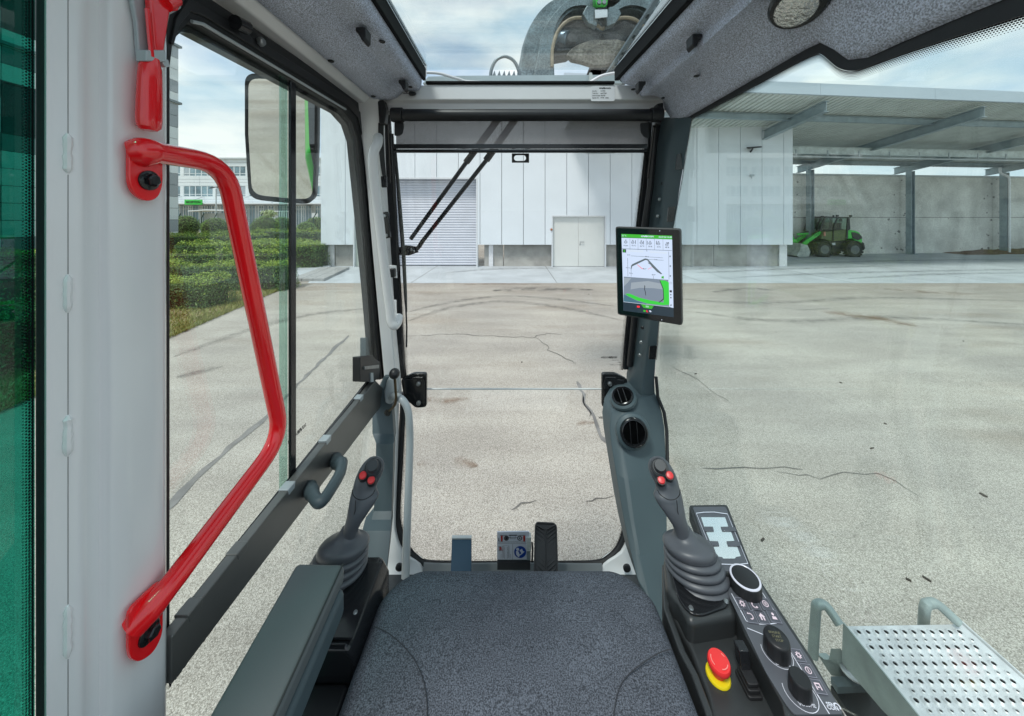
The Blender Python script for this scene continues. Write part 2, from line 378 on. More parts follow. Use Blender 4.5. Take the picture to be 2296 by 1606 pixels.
crack([(1580, 1050), (1640, 1049), (1700, 1050), (1760, 1048), (1800, 1053)], .006, crackm, .02)
crack([(1740, 1053), (1790, 1062), (1830, 1071), (1900, 1062), (1960, 1060), (2000, 1075), (2060, 1112)], .005, crackm, .025)
crack([(1145, 1146), (1172, 1129), (1205, 1121)], .006, crackm, .012)
crack([(1310, 1124), (1340, 1118), (1375, 1112)], .005, crackm, .012)
crack([(1740, 690), (1800, 694), (1860, 691)], .012, crackm, .06)
crack([(1490, 815), (1560, 850), (1640, 905)], .006, crackm, .03)

def mark_mat(name, col, a0, a1, sc):
    m = bpy.data.materials.new(name); m.use_nodes = True; t = m.node_tree; b = t.nodes['Principled BSDF']; b.inputs['Base Color'].default_value = (*col, 1); b.inputs['Roughness'].default_value = .9
    g = N(t, 'ShaderNodeNewGeometry'); n = N(t, 'ShaderNodeTexNoise'); n.inputs['Scale'].default_value = sc; n.inputs['Detail'].default_value = 8; n.inputs['Roughness'].default_value = .7; t.links.new(g.outputs['Position'], n.inputs['Vector'])
    uv = N(t, 'ShaderNodeUVMap'); sp = N(t, 'ShaderNodeSeparateXYZ'); t.links.new(uv.outputs[0], sp.inputs[0])
    e = N(t, 'ShaderNodeMath', operation='PINGPONG'); e.inputs[1].default_value = .5; t.links.new(sp.outputs[1], e.inputs[0])
    e2 = N(t, 'ShaderNodeMath', operation='MULTIPLY'); e2.inputs[1].default_value = 2.0; t.links.new(e.outputs[0], e2.inputs[0])
    mr = N(t, 'ShaderNodeMapRange'); mr.inputs[1].default_value = .42; mr.inputs[2].default_value = .72; mr.inputs[3].default_value = a0; mr.inputs[4].default_value = a1; t.links.new(n.outputs[0], mr.inputs[0])
    mu = N(t, 'ShaderNodeMath', operation='MULTIPLY'); mu.use_clamp = True; t.links.new(mr.outputs[0], mu.inputs[0]); t.links.new(e2.outputs[0], mu.inputs[1]); t.links.new(mu.outputs[0], b.inputs['Alpha'])
    return m
tyrem = mark_mat('tyre_mark', (.10, .095, .09), .10, .55, 5); rustm = mark_mat('rust_stain', (.23, .13, .07), .0, .85, 2.2); oilm = mark_mat('oil_stain', (.09, .085, .08), .05, .8, 2.5); palem = mark_mat('pale_patch', (.80, .79, .76), .0, .7, 3)
def mark(name, pts, w, m, z, par=None):
    P = cat([aZ(x, y, z) for x, y in pts], 8); A, B = [], []
    for i, p in enumerate(P):
        t = P[min(i+1, len(P)-1)]-P[max(0, i-1)]; t.z = 0; t.normalize(); n0 = V((-t.y, t.x, 0)); k = w*min(1, .25+3*min(i, len(P)-1-i)/len(P)); A.append(p+n0*k); B.append(p-n0*k)
    return MB().strip(A, B).build(name, m, par or ground, smooth=False)
mark('tyre_mark', [(915, 720), (1010, 690), (1130, 676), (1260, 690), (1400, 720)], .20, tyrem, .0032); mark('tyre_mark', [(915, 700), (1010, 678), (1130, 664), (1260, 672), (1400, 690)], .18, tyrem, .0034)
mark('tyre_mark', [(1500, 668), (1700, 680), (1950, 668), (2300, 675)], .22, tyrem, .0032); mark('tyre_mark', [(1560, 700), (1750, 720), (2000, 712), (2300, 728)], .22, tyrem, .0036)
mark('tyre_mark', [(390, 800), (560, 740), (700, 705), (850, 690)], .2, tyrem, .0034)
mark('rust_stain', [(1040, 638), (1120, 637), (1220, 638)], .16, rustm, .0042); mark('rust_stain', [(1980, 648), (2080, 655), (2200, 660)], .35, rustm, .0042); mark('rust_stain', [(1840, 700), (1950, 712), (2060, 735)], .45, rustm, .0044); mark('rust_stain', [(935, 1040), (1010, 1030), (1070, 1046)], .10, rustm, .0042); mark('rust_stain', [(1290, 955), (1310, 948), (1335, 948)], .05, rustm, .0042); mark('rust_stain', [(935, 890), (990, 900), (1050, 893)], .09, rustm, .0044)
mark('oil_stain', [(395, 845), (440, 835), (500, 822)], .16, oilm, .0042); mark('oil_stain', [(1600, 655), (1660, 648), (1740, 650)], .3, oilm, .0046); mark('oil_stain', [(1105, 652), (1180, 648), (1330, 650)], .45, oilm, .0046)
for q in ([(685, 645), (700, 640), (735, 636)], [(710, 692), (720, 690), (735, 690)], [(1690, 1165), (1740, 1170), (1770, 1180)]): mark('pale_patch', q, .07, palem, .0048)
for q in ([(1560, 612), (1750, 604), (2000, 596)], [(1650, 622), (1900, 612), (2296, 604)], [(1900, 625), (2100, 615), (2296, 612)], [(1800, 590), (2050, 584), (2296, 582)], [(1000, 612), (1100, 604), (1250, 601)], [(1420, 616), (1500, 606), (1600, 602)]): mark('skid_mark', q, .30, tyrem, .0085, apron)
# verge of dry grass along the yard, pavers towards the warehouse corner
vm = pbr('verge_soil', (.30, .25, .145), .95, var=.35, vs=2.2, bump=.6, bs=30, detail=8, fine=.3, fs=30)
edge = [V((-6.15, 1.2, 0)), aZ(0, 915, 0), aZ(85, 886, 0), aZ(385, 745, 0), aZ(520, 690, 0), aZ(640, 648, 0)]
vpts = [p+V((0, 0, .012)) for p in edge]+[V((-8.4, 13.2, .012)), V((-9.2, 16.4, .012)), V((-9.2, 60, .012)), V((-80, 60, .012)), V((-80, 1.2, .012))]
verge = struct(MB().poly(vpts).build('grass_verge', vm, smooth=False))
def blades(name, region, n, h, w, m, kind='stuff'):
    p = np.array([region() for _ in range(n)]); a = rng.uniform(0, 2*PI, n); hh = rng.uniform(.4, 1, n)*h; ww = w*rng.uniform(.6, 1.3, n)
    dx = np.cos(a)*ww; dy = np.sin(a)*ww; lx = rng.normal(0, .5, n)*hh; ly = rng.normal(0, .5, n)*hh
    v = np.empty((n, 3, 3)); v[:, 0] = p+np.c_[dx, dy, dx*0]; v[:, 1] = p-np.c_[dx, dy, dx*0]; v[:, 2] = p+np.c_[lx, ly, hh]
    return rawmesh(name, v.reshape(-1, 3), 3, m)
def rawmesh(name, v, k, m):
    n = len(v)//k; me = bpy.data.meshes.new(name); me.vertices.add(len(v)); me.vertices.foreach_set('co', v.astype(np.float32).ravel())
    me.loops.add(n*k); me.loops.foreach_set('vertex_index', np.arange(n*k, dtype=np.int32)); me.polygons.add(n)
    me.polygons.foreach_set('loop_start', np.arange(0, n*k, k, dtype=np.int32)); me.update(calc_edges=True); me.materials.append(m)
    o = bpy.data.objects.new(name, me); COL.objects.link(o); return o
gm = leafmat('verge_grass', (.34, .26, .09), (.26, .27, .07), (.12, .22, .045))
def vreg():
    y = 3.5+8.6*random.random()**1.3; e = -6.0-max(0, min(1, (y-4)/7.3))*1.45; return (e-.05-1.9*random.random()**1.6, y, .01)
struct(blades('verge_grass', vreg, 16000, .10, .012, gm), 'stuff')
pv = struct(MB().prism([aZ(622, 603, 0), aZ(742, 599, 0), aZ(738, 603, 0), aZ(697, 630, 0), aZ(640, 628, 0), aZ(622, 622, 0)], (0, 0, .09)).build('paved_path', conc, bevel=.015))
mb = MB()
P0 = aZ(624, 604, .09); 
for i in range(7):
    for j in range(5):
        c = V((-7.95+.42*i-.10*j, 12.75+j*.60, .0)); u, v = V((.20, 0, 0)), V((-.045, .285, 0))
        if c.x < -6.9-.12*j+.0: 
            MB().prism([c-u-v, c+u-v, c+u+v, c-u+v], (0, 0, .105+random.uniform(-.003, .003))).build('paver', pave, pv, bevel=.008)
# small litter on the asphalt, as in the yard
lit = MB()
for x, y in ((2037, 1300), (2078, 1298), (1985, 950), (1710, 1210), (1740, 745), (2160, 765), (1320, 660), (1885, 858), (1560, 838), (1955, 1005), (2205, 1110), (1170, 812)):
    p = aZ(x, y, .006); lit.box(p, (random.uniform(.02, .05), random.uniform(.008, .02), .01), Matrix.Rotation(random.random()*3, 3, 'Z'))
struct(lit.build('yard_litter', pbr('dry_bark', (.05, .04, .03), .9)), 'stuff')

# ------------------------------------------------------------------ foliage
hm = leafmat('lit_hedge_leaf', (.08, .16, .02), (.24, .36, .05), (.50, .56, .10))
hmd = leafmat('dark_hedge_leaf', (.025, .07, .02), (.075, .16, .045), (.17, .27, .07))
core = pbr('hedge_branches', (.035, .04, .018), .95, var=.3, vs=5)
def leafquads(p, nrm, size):
    n = len(p); d = nrm+rng.normal(0, .65, (n, 3)); d /= np.linalg.norm(d, axis=1)[:, None]
    a = rng.normal(0, 1, (n, 3)); a -= d*(a*d).sum(1)[:, None]; a /= np.linalg.norm(a, axis=1)[:, None]; b = np.cross(d, a)
    s = (size*rng.uniform(.55, 1.35, n))[:, None]; v = np.empty((n, 4, 3)); v[:, 0] = p-a*s; v[:, 1] = p+b*s*.5; v[:, 2] = p+a*s; v[:, 3] = p-b*s*.5
    return v.reshape(-1, 3)
def hedge(x0, x1, y0, y1, h, n, size, label, m=None, skew=0.0, seed=0):
    """a clipped hedge: bumpy body under thousands of leaves on its top, front and ends"""
    o = thing('hedge', label, 'hedge', ((x0+x1)/2, (y0+y1)/2, 0), 'clipped hedges on the verge')
    def bump(P):
        return np.array([noise.noise(V((p[0]*.9+seed, p[1]*.9, p[2]*1.2)))*.24+noise.noise(V((p[0]*2.2, p[1]*2.2+seed, p[2]*3)))*.15 for p in P])
    n = int(n*2.2); size = size*.68; w, d = x1-x0, y1-y0; A = np.array([w*d*1.0, w*h*1.1, d*h, d*h]); k = rng.choice(4, n, p=A/A.sum()); u = rng.random(n); v = rng.random(n)
    P = np.zeros((n, 3)); Q = np.zeros((n, 3)); r = .34
    for f in range(4):
        i = k == f
        if f == 0: P[i] = np.c_[x0+u[i]*w, y0+v[i]*d, 0*u[i]+h]; Q[i] = (0, 0, 1)
        if f == 1: P[i] = np.c_[x0+u[i]*w, 0*u[i]+y0, v[i]*h]; Q[i] = (0, -1, 0)
        if f == 2: P[i] = np.c_[0*u[i]+x1, y0+u[i]*d, v[i]*h]; Q[i] = (1, 0, 0)
        if f == 3: P[i] = np.c_[0*u[i]+x0, y0+u[i]*d, v[i]*h]; Q[i] = (-1, 0, 0)
    # round the shoulders
    c = np.c_[np.clip(P[:, 0], x0+r, x1-r), np.clip(P[:, 1], y0+r, y1-r), np.minimum(P[:, 2], h-r)]; dd = P-c; L = np.linalg.norm(dd, axis=1)[:, None]+1e-6
    P = c+dd/L*np.minimum(L, r); Q = .5*Q+.5*dd/L
    P += Q*(bump(P)[:, None]-.02+rng.normal(0, .035, (n, 1))-(rng.random((n, 1))**4)*.12); P[:, 0] += skew*(P[:, 1]-y0); P[:, 2] = np.maximum(P[:, 2], .02)
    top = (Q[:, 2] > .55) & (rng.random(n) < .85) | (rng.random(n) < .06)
    for nm_, sel, mt in (('leaves', ~top, hmd), ('top_leaves', top, m or hm)):  # bright tops over dark sides: light from above put into the leaf colour
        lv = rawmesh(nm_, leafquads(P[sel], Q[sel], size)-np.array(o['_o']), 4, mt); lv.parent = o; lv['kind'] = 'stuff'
    b = MB(); s = .16; pts = [(x0+s, y0+s, 0), (x1-s, y0+s, 0), (x1-s+skew*d, y1-s, 0), (x0+s+skew*d, y1-s, 0)]
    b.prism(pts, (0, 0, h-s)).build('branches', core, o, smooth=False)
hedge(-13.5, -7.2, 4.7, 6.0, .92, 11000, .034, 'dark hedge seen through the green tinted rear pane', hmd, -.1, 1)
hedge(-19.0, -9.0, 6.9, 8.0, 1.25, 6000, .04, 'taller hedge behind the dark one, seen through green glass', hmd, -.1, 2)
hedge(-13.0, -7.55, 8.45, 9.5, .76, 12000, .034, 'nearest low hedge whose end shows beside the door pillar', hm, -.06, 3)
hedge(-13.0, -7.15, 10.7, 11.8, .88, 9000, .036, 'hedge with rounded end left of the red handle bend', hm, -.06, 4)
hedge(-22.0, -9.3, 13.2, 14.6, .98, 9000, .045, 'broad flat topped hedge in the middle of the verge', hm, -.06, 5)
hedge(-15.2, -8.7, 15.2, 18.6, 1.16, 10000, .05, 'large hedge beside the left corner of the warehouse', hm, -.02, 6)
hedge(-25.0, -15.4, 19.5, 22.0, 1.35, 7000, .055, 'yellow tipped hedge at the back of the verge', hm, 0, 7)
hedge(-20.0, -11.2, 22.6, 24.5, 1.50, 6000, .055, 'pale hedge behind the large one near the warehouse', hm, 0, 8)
hbm = leafmat('ball_leaf', (.05, .12, .03), (.16, .28, .07), (.34, .46, .13))
# clipped balls
def topiary(px, py, r, label, Y=30):
    c = aY(px, py, Y); R = r/F*Y; n = 3600; d = rng.normal(0, 1, (n, 3)); d /= np.linalg.norm(d, axis=1)[:, None]
    P = d*R*(1+rng.normal(0, .035, (n, 1))); base = (c.x, Y, 0); o = thing('round_bush', label, 'bush', base, 'ball shaped bushes by the fence')
    lv = rawmesh('leaves', leafquads(P+np.array([0, 0, c.z])-np.array([c.x, Y, 0])+np.array([c.x, Y, 0]), d, .042), 4, hbm); lv.parent = o; lv['kind'] = 'stuff'
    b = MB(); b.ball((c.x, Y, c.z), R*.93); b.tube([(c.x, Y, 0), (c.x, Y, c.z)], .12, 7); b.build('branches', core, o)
topiary(417, 508, 24, 'ball bush farthest left, beside the pillar edge'); topiary(469, 510, 15, 'small ball bush second from the left', 33)
topiary(483, 513, 24, 'ball bush just left of the red handle'); topiary(595, 512, 27, 'big ball bush under the side mirror')
topiary(632, 507, 20, 'ball bush right behind the big one under the mirror', 33); topiary(687, 518, 20, 'ball bush standing nearest the warehouse wall'); topiary(708, 509, 22, 'pale bush mass behind the ball bush at the wall', 34)
# flowering shrub by the reception fence
o = thing('flowering_shrub', 'pale flowering shrub in front of the office windows', 'shrub', aY(603, 517, 42)*1)
c = aY(603, 480, 42); n = 900; d = rng.normal(0, 1, (n, 3)); d /= np.linalg.norm(d, axis=1)[:, None]; P = np.array(c)+d*np.array([1.0, .8, .55])*rng.uniform(.3, 1, (n, 1))
lv = rawmesh('leaves', leafquads(P, d, .11)-np.array(o['_o']), 4, leafmat('pale_leaf', (.12, .2, .05), (.3, .38, .15), (.6, .6, .45))); lv.parent = o; lv['kind'] = 'stuff'
MB().tube([aY(601, 517, 42), aY(603, 482, 42)], .05, 6).build('trunk', core, o)

# ------------------------------------------------------------------ fence with bent post tips
fg = pbr('dark_green_steel', (.02, .06, .05), .5); fence = thing('mesh_fence', 'dark green wire fence with bent post tips beyond the bushes', 'fence', aZ(600, 517, 0))
for x, Y in ((400, 37), (452, 37), (481, 33), (536, 37), (583, 36), (655, 37), (703, 33)):
    b = aY(x, 490, Y); b.z = 0; MB().tube([b, b+V((0, 0, 2.35)), b+V((.35, -.1, 2.85))], .05, 7).build('post', fg, fence, loc=None)
mw = MB()
for i in range(10): mw.bb(-37, -20, 37-.006, 37+.006, .2+.22*i, .212+.22*i)
for i in range(60): mw.bb(-37+.28*i, -37+.28*i+.009, 37-.006, 37+.006, .1, 2.3)
mw.build('wire_mesh', fg, fence, smooth=False)['kind'] = 'stuff'
wf = thing('white_railing', 'low white railing in front of the office doors', 'railing', aZ(620, 520, 0)); 
for i in range(13):
    p = aY(585+5.2*i, 490, 46); MB().bb(p.x-.05, p.x+.05, 45.96, 46.04, 0, 3.35).build('picket', whitem, wf, smooth=False)
MB().bb(aY(583, 0, 46).x, aY(650, 0, 46).x, 45.9, 45.96, 3.2, 3.3).build('rail', whitem, wf, smooth=False)
# lamp post
lp = thing('lamp_post', 'slim grey lamp post with twin floodlights before the office', 'lamp post', aY(484, 0, 45)*0+V((aY(484, 0, 45).x, 45, 0)))
px = aY(484.5, 0, 45).x; MB().tube([(px, 45, 0), (px, 45, 6.2)], .07, 8).build('pole', greytube, lp)
for s in (-1, 1): MB().box((px+s*.42, 44.9, 6.35), (.6, .3, .12), Matrix.Rotation(s*.25, 3, 'Y')).build('floodlight', black, lp)
# bicycle shelter with white wing roof
sh = thing('parking_shelter', 'white butterfly roofed shelter behind the bushes', 'shelter', V((aY(500, 0, 50).x, 50, 0)))
x0, xm, x1 = [aY(x, 0, 50).x for x in (436, 476, 530)]; zr = aY(0, 474, 50).z
MB().frame([(x0, 49, zr-.05), (xm, 49, zr+.10), (x1, 49, zr)], [(x0, 49, zr+.08), (xm, 49, zr+.27), (x1, 49, zr+.12)], (0, 3, 0), False).build('roof', whitem, sh)
for x in (449, 484, 522): q = aY(x, 0, 50).x; MB().bb(q-.09, q+.09, 50, 50.2, 0, zr).build('post', greytube, sh)
for i, (a, b) in enumerate(((450, 483), (485, 521))): MB().bb(aY(a, 0, 50).x, aY(b, 0, 50).x, 50.5, 50.55, .3, zr-.3).build('side_panel', pbr('perforated_sheet', (.42, .45, .46), .5), sh)

# ------------------------------------------------------------------ office building with the RECEPTION sign
D = 65; ob = thing('office_building', 'long white three storey office building with window bands', 'building', V((-48, D, 0)))
wp = pbr('white_facade', (.70, .735, .76), .5, var=.03, vs=.3); gframe = pbr('window_frame_grey', (.42, .47, .52), .5); wframe = pbr('white_window_frame', (.72, .75, .77), .45)
pane_m = pbr('office_window_pane', (.17, .25, .29), .08, var=.5, vs=.5); blindm = pbr('window_blind', (.33, .38, .42), .6)
def ox(p): return (p-CX)/F*D
def oz(p): return H+(HY-p)/F*D
xa, xb = ox(330), ox(800)
for (ya, yb) in ((373, 356), (417, 395), (459, 441)):
    for i in range(8):
        a, b = xa+(xb-xa)*i/8, xa+(xb-xa)*(i+1)/8
        n = 3 if ya != 373 else 2
        for j in range(n): MB().bb(a+.02, b-.02, D, D+.3, oz(ya)+(oz(yb)-oz(ya))*j/n+.02, oz(ya)+(oz(yb)-oz(ya))*(j+1)/n-.02).build('facade_panel', wp, ob, smooth=False)
MB().bb(xa, xb, D+.25, D+14, 0, oz(357)).build('wall', pbr('facade_joint', (.25, .28, .3), .7), ob, smooth=False)
MB().bb(xa-.3, xb, D-.5, D+14, oz(357), oz(354.5)).build('roof_edge', pbr('roof_edge_metal', (.55, .58, .6), .5), ob, smooth=False)
for (yb, yt, y1) in ((395, 373, 389.5), (441, 417, 436)):
    x = 338; i = 0
    while x < 790:
        w = 13.2; 
        if i % 6 == 5:
            MB().bb(ox(x), ox(x+w*.55), D+.02, D+.2, oz(yb), oz(yt)).build('facade_panel', wp, ob, smooth=False); x += w*.55; i += 1; continue
        a, b, z0, z1, zt = ox(x), ox(x+w), oz(yb), oz(yt), oz(y1); q = .07
        A = [(a, D+.05, z0), (b, D+.05, z0), (b, D+.05, z1), (a, D+.05, z1)]; B = [(a+q, D+.05, z0+q), (b-q, D+.05, z0+q), (b-q, D+.05, z1-q), (a+q, D+.05, z1-q)]
        fr = MB().frame(A, B, (0, .12, 0)); fr.bb(a+q, b-q, D+.05, D+.15, zt-.05, zt+.05); wo = fr.build('window', wframe, ob, smooth=False)
        MB().bb(a+q, b-q, D+.10, D+.13, z0+q, z1-q).build('pane', blindm if (i*7+int(yb)) % 11 in (3, 8) else pane_m, wo, smooth=False); x += w; i += 1
MB().bb(xa, xb, D-3.2, D, oz(459.5), oz(457)).build('entrance_canopy', whitem, ob, smooth=False)
for x in (395, 446, 545, 632): MB().tube([(ox(x), D-3, oz(457)), (ox(x+12), D, oz(441))], .05, 6).build('tie_rod', greytube, ob)
x = 372; i = 0
while x < 760:
    w = (12, 9, 14, 7)[i % 4]; a, b, z0, z1 = ox(x), ox(x+w), 0, oz(461)
    A = [(a, D-.3, z0), (b, D-.3, z0), (b, D-.3, z1), (a, D-.3, z1)]; q = .10; B = [(a+q, D-.3, z0+q), (b-q, D-.3, z0+q), (b-q, D-.3, z1-q), (a+q, D-.3, z1-q)]
    fr = MB().frame(A, B, (0, .2, 0)); fr.bb(a+q, b-q, D-.3, D-.12, oz(469)-.05, oz(469)+.05); fr.bb((a+b)/2-.05, (a+b)/2+.05, D-.29, D-.13, q, z1-q); wo = fr.build('window', wframe if i % 3 else gframe, ob, smooth=False)
    MB().bb(a+q, b-q, D-.22, D-.18, q, z1-q).build('pane', pane_m, wo, smooth=False); x += w; i += 1
sg = thing('reception_sign', 'green sign reading RECEPTION above the office entrance', 'sign', V((ox(433), D-3.4, oz(454))))
s0_, s1_ = aY(413.5, 459, D-3.45), aY(452, 448, D-3.45)
MB().bb(s0_.x, s1_.x, D-3.45, D-3.25, s0_.z, s1_.z).build('panel', pbr('sign_green', (.05, .55, .07), .5), sg, smooth=False)
text('RECEPTION', .50, aY(432.7, 453.6, D-3.5), (1, 0, 0), (0, 0, 1), pbr('sign_black', (.004, .006, .005), .6), 'lettering', sg, .03)
nb = thing('notice_board', 'blank white notice board standing before the office', 'board', V((aY(706, 0, 44).x, 44, 0)))
MB().bb(aY(699, 0, 44).x, aY(713, 0, 44).x, 44, 44.06, aY(0, 495, 44).z, aY(0, 478, 44).z).build('panel', whitem, nb, smooth=False)
for x in (701, 711): q = aY(x, 0, 44).x; MB().bb(q-.04, q+.04, 44.06, 44.12, 0, aY(0, 480, 44).z).build('leg', greytube, nb, smooth=False)

# ------------------------------------------------------------------ panelled office block on the far left
bl = thing('panelled_block', 'block clad in light and dark grey panels on the far left', 'building', V((-21.5, 17, 0)))
XB = -21.5; MB().bb(XB-9, XB-.06, 12.2, 22, 0, 13.3).build('wall', pbr('block_joint', (.05, .055, .06), .8), bl, smooth=False)
lpm = [pbr('light_cladding', (.66, .70, .70), .45, var=.03, vs=.6), pbr('dark_cladding', (.17, .20, .21), .45, var=.04, vs=.6), pbr('mid_cladding', (.31, .34, .36), .45, var=.04, vs=.6)]
wdark = pbr('block_window_pane', (.02, .03, .035), .06, var=.3, vs=.8)
cols = [12.2, 14.36, 15.75, 18.7, 21.0, 22.0]; rows = 18; hh = 13.3/rows
for ci in range(5):
    y0, y1 = cols[ci], cols[ci+1]
    for r in range(rows):
        if ci in (1, 3) and r in (8, 9, 10, 14, 15, 16): continue
        k = (0, 1, 0, 2, 0, 1, 1, 0)[(r*3+ci*5+(r*r) % 5) % 8] if ci != 4 else (2, 0, 2, 0, 0, 2)[r % 6]
        MB().bb(XB-.05, XB, y0+.015, y1-.015, r*hh+.012, (r+1)*hh-.012).build('cladding_panel', lpm[k], bl, smooth=False)
    if ci in (1, 3):
        for r in (8, 14):
            z0, z1 = r*hh, (r+3)*hh; q = .07
            A = [(XB-.1, y0, z0), (XB-.1, y1, z0), (XB-.1, y1, z1), (XB-.1, y0, z1)]; B = [(XB-.1, y0+q, z0+q), (XB-.1, y1-q, z0+q), (XB-.1, y1-q, z1-q), (XB-.1, y0+q, z1-q)]
            wo = MB().frame(A, B, (.12, 0, 0)).build('window', pbr('dark_frame', (.03, .035, .04), .5), bl, smooth=False)
            MB().bb(XB-.09, XB-.05, y0+q, y1-q, z0+q, z1-q).build('pane', wdark, wo, smooth=False)
for z in (13.3, 9.65): MB().bb(XB-9, XB+.12, 12.2, 22.12, z, z+.14).build('ledge', lpm[1], bl, smooth=False)

# ------------------------------------------------------------------ warehouse
YW = 16.1; wh = thing('warehouse', 'white panelled warehouse with shutter and double door', 'building', V((2, YW, 0)))
def wx(p): return (p-CX)/F*YW
def wz(p): return H+(HY-p)/F*YW
pan = pbr('white_sandwich_panel', (.72, .775, .82), .42, var=.045, vs=.7, detail=9)
TOP, BOT = 7.45, wz(549)
holes = [(wx(876), wx(1071), wz(398)), (wx(1237), wx(1359), wz(483)), (wx(792), wx(842), wz(490))]
xs = [wx(719), wx(774)]; p = 833
while p < 1770: xs.append(wx(p)); p += 48.65
xs.append(wx(1778)); sw = .011
for a, b in zip(xs, xs[1:]):
    mb = MB(); cuts = sorted({a+sw, b-sw} | {e for h0 in holes for e in h0[:2] if a+sw < e < b-sw})
    for c0, c1 in zip(cuts, cuts[1:]):
        zb = BOT
        for h0, h1, zt in holes:
            if h0 <= (c0+c1)/2 <= h1: zb = zt
        mb.bb(c0, c1, YW, YW+.12, zb, TOP)
    mb.build('wall_panel', pan, wh, smooth=False)
wcore = MB(); cu_ = sorted({wx(719)+.02, wx(1778)-.02} | {e for h0 in holes for e in h0[:2]})
for c0, c1 in zip(cu_, cu_[1:]):
    zb = BOT+.02
    for h0, h1, zt in holes:
        if h0 <= (c0+c1)/2 <= h1: zb = zt
    wcore.bb(c0, c1, YW+.13, YW+.2, zb, TOP)
wcore.build('wall_core', pbr('panel_joint', (.12, .135, .15), .7), wh, smooth=False)
MB().bb(wx(719), wx(719)+.1, YW+.2, YW+9, BOT, TOP).build('side_wall', pan, wh, smooth=False)
MB().bb(wx(1778)-.1, wx(1778), YW+.2, YW+9, BOT, TOP).build('side_wall', pan, wh, smooth=False)
YB = 16.42; shade = pbr('inner_dark_steel', (.10, .105, .11), .6)
def bx(p): return (p-CX)/F*YB
for a, b in ((752, 792), (842, 876), (1086, 1128), (1130, 1236), (1359, 1470), (1471, 1600), (1601, 1744)):
    MB().bb(bx(a), bx(b), YB, YB+.2, 0, BOT+.3).build('base_block', concd, wh, bevel=.01)
for a, b in ((737, 751), (1096, 1106), (1745, 1762)): MB().bb(bx(a), bx(b), YB-.08, YB-.01, 0, BOT+.2).build('steel_post', galv, wh, bevel=.006)
def frm(a, b, z, d, m, y=YW-.015, t=.07):
    return MB().frame([(a, y, 0), (a, y, z), (b, y, z), (b, y, 0)], [(a+t, y, 0), (a+t, y, z-t), (b-t, y, z-t), (b-t, y, 0)], (0, d, 0), False).build('door_frame', m, wh, smooth=False)
a, b, z = holes[0]; frm(a, b, z, .40, whitem); sd = MB().bb(a+.08, b-.08, YB+.12, YB+.16, 0, z).build('shutter_door', shade, wh, smooth=False)
slm = pbr('shutter_slat_metal', (.58, .61, .68), .45, metal=.0, var=.04, vs=2); ns = 34; sh_ = (z-.1)/ns; prof = [(0, 0), (-.012, .12), (-.022, .35), (-.022, .62), (-.012, .88), (0, .94)]
s0 = MB().prism([(a+.08, YB+.11+q, .02+w*sh_) for q, w in prof], (b-a-.16, 0, 0)).build('slat', slm, sd, ang=60)
for i in range(1, ns): dup(s0, (0, 0, i*sh_), sd)
MB().bb(a+.08, b-.08, YB+.07, YB+.12, .0, .02).build('bottom_seal', rubber, sd, smooth=False)
a, b, z = holes[1]; frm(a, b, z, .25, whitem, t=.05); lf = pbr('door_leaf_white', (.66, .68, .66), .45, var=.03, vs=1.2); m_ = (a+b)/2
for i, (c, d) in enumerate(((a+.06, m_-.006), (m_+.006, b-.06))):
    le = MB().bb(c, d, YW+.13, YW+.18, .02, z-.06).build('door_leaf', lf, wh, bevel=.006)
    if i: MB().tube([(c+.07, YW+.13, 1.18), (c+.07, YW+.07, 1.18), (c+.26, YW+.07, 1.18)], .014, 6).build('handle', boltm, le); MB().bb(c+.05, c+.09, YW+.122, YW+.129, 1.02, 1.1).build('lock_plate', boltm, le)
MB().bb(bx(1237)+.02, bx(1359)-.02, YB-.1, YB-.05, -.02, .02).build('threshold', shade, wh, smooth=False)
a, b, z = holes[2]; frm(a, b, z, .25, whitem, t=.05); MB().bb(a+.06, b-.06, YW+.14, YW+.18, .02, z-.06).build('door_leaf', pbr('single_door', (.50, .54, .48), .5, var=.04), wh, bevel=.006)
wl = MB(); c = aY(1691, 333, YW-.25); wl.prism([c+V((-.27, -.05, -.03)), c+V((.27, -.12, .02)), c+V((.27, .12, .07)), c+V((-.27, .12, .03))], (0, 0, .06)); wl.tube([c+V((0, .1, 0)), c+V((0, .25, -.12))], .04, 6); wl.build('wall_lamp', black, wh)
c = aY(1686, 394, YW-.1); mb = MB().box(c, (.12, .16, .09)); mb.tube([c+V((.05, .1, -.03)), c+V((.05, .1, -.14))], .02, 6); mb.build('camera', greytube, wh)
MB().ball(aY(1236.5, 515, YW-.02), .055, 8, 6).build('alarm_button', pbr('rusty_orange', (.35, .12, .04), .6), wh)

# ------------------------------------------------------------------ open shed with cantilevered roof
u = V((math.cos(.096), math.sin(.096), 0)); nn = V((-u.y, u.x, 0))
def S(s, t, z): return u*s+nn*t+V((0, 0, z))
def rz(t): return 7.05-1.15*(t-12)/7.8
sd_ = thing('open_shed', 'open steel shed roof of corrugated sheet beside the warehouse', 'shed', S(24, 19.5, 0))
def sbox(s0, s1, t0, t1, z0, z1): 
    return MB().prism([S(s0, t0, z0), S(s1, t0, z0), S(s1, t1, z0), S(s0, t1, z0)], (0, 0, z1-z0))
fas = pbr('fascia_metal', (.47, .54, .60), .4, metal=.2, var=.03, vs=.4)
for i in range(9): sbox(3+5*i+.006, 8+5*i-.006, 11.86, 11.96, 7.03, 7.47).build('fascia_panel', fas, sd_, smooth=False)
rsm = pbr('roof_sheet_metal', (.56, .60, .57), .5, metal=.1, var=.12, vs=1.5, detail=8)
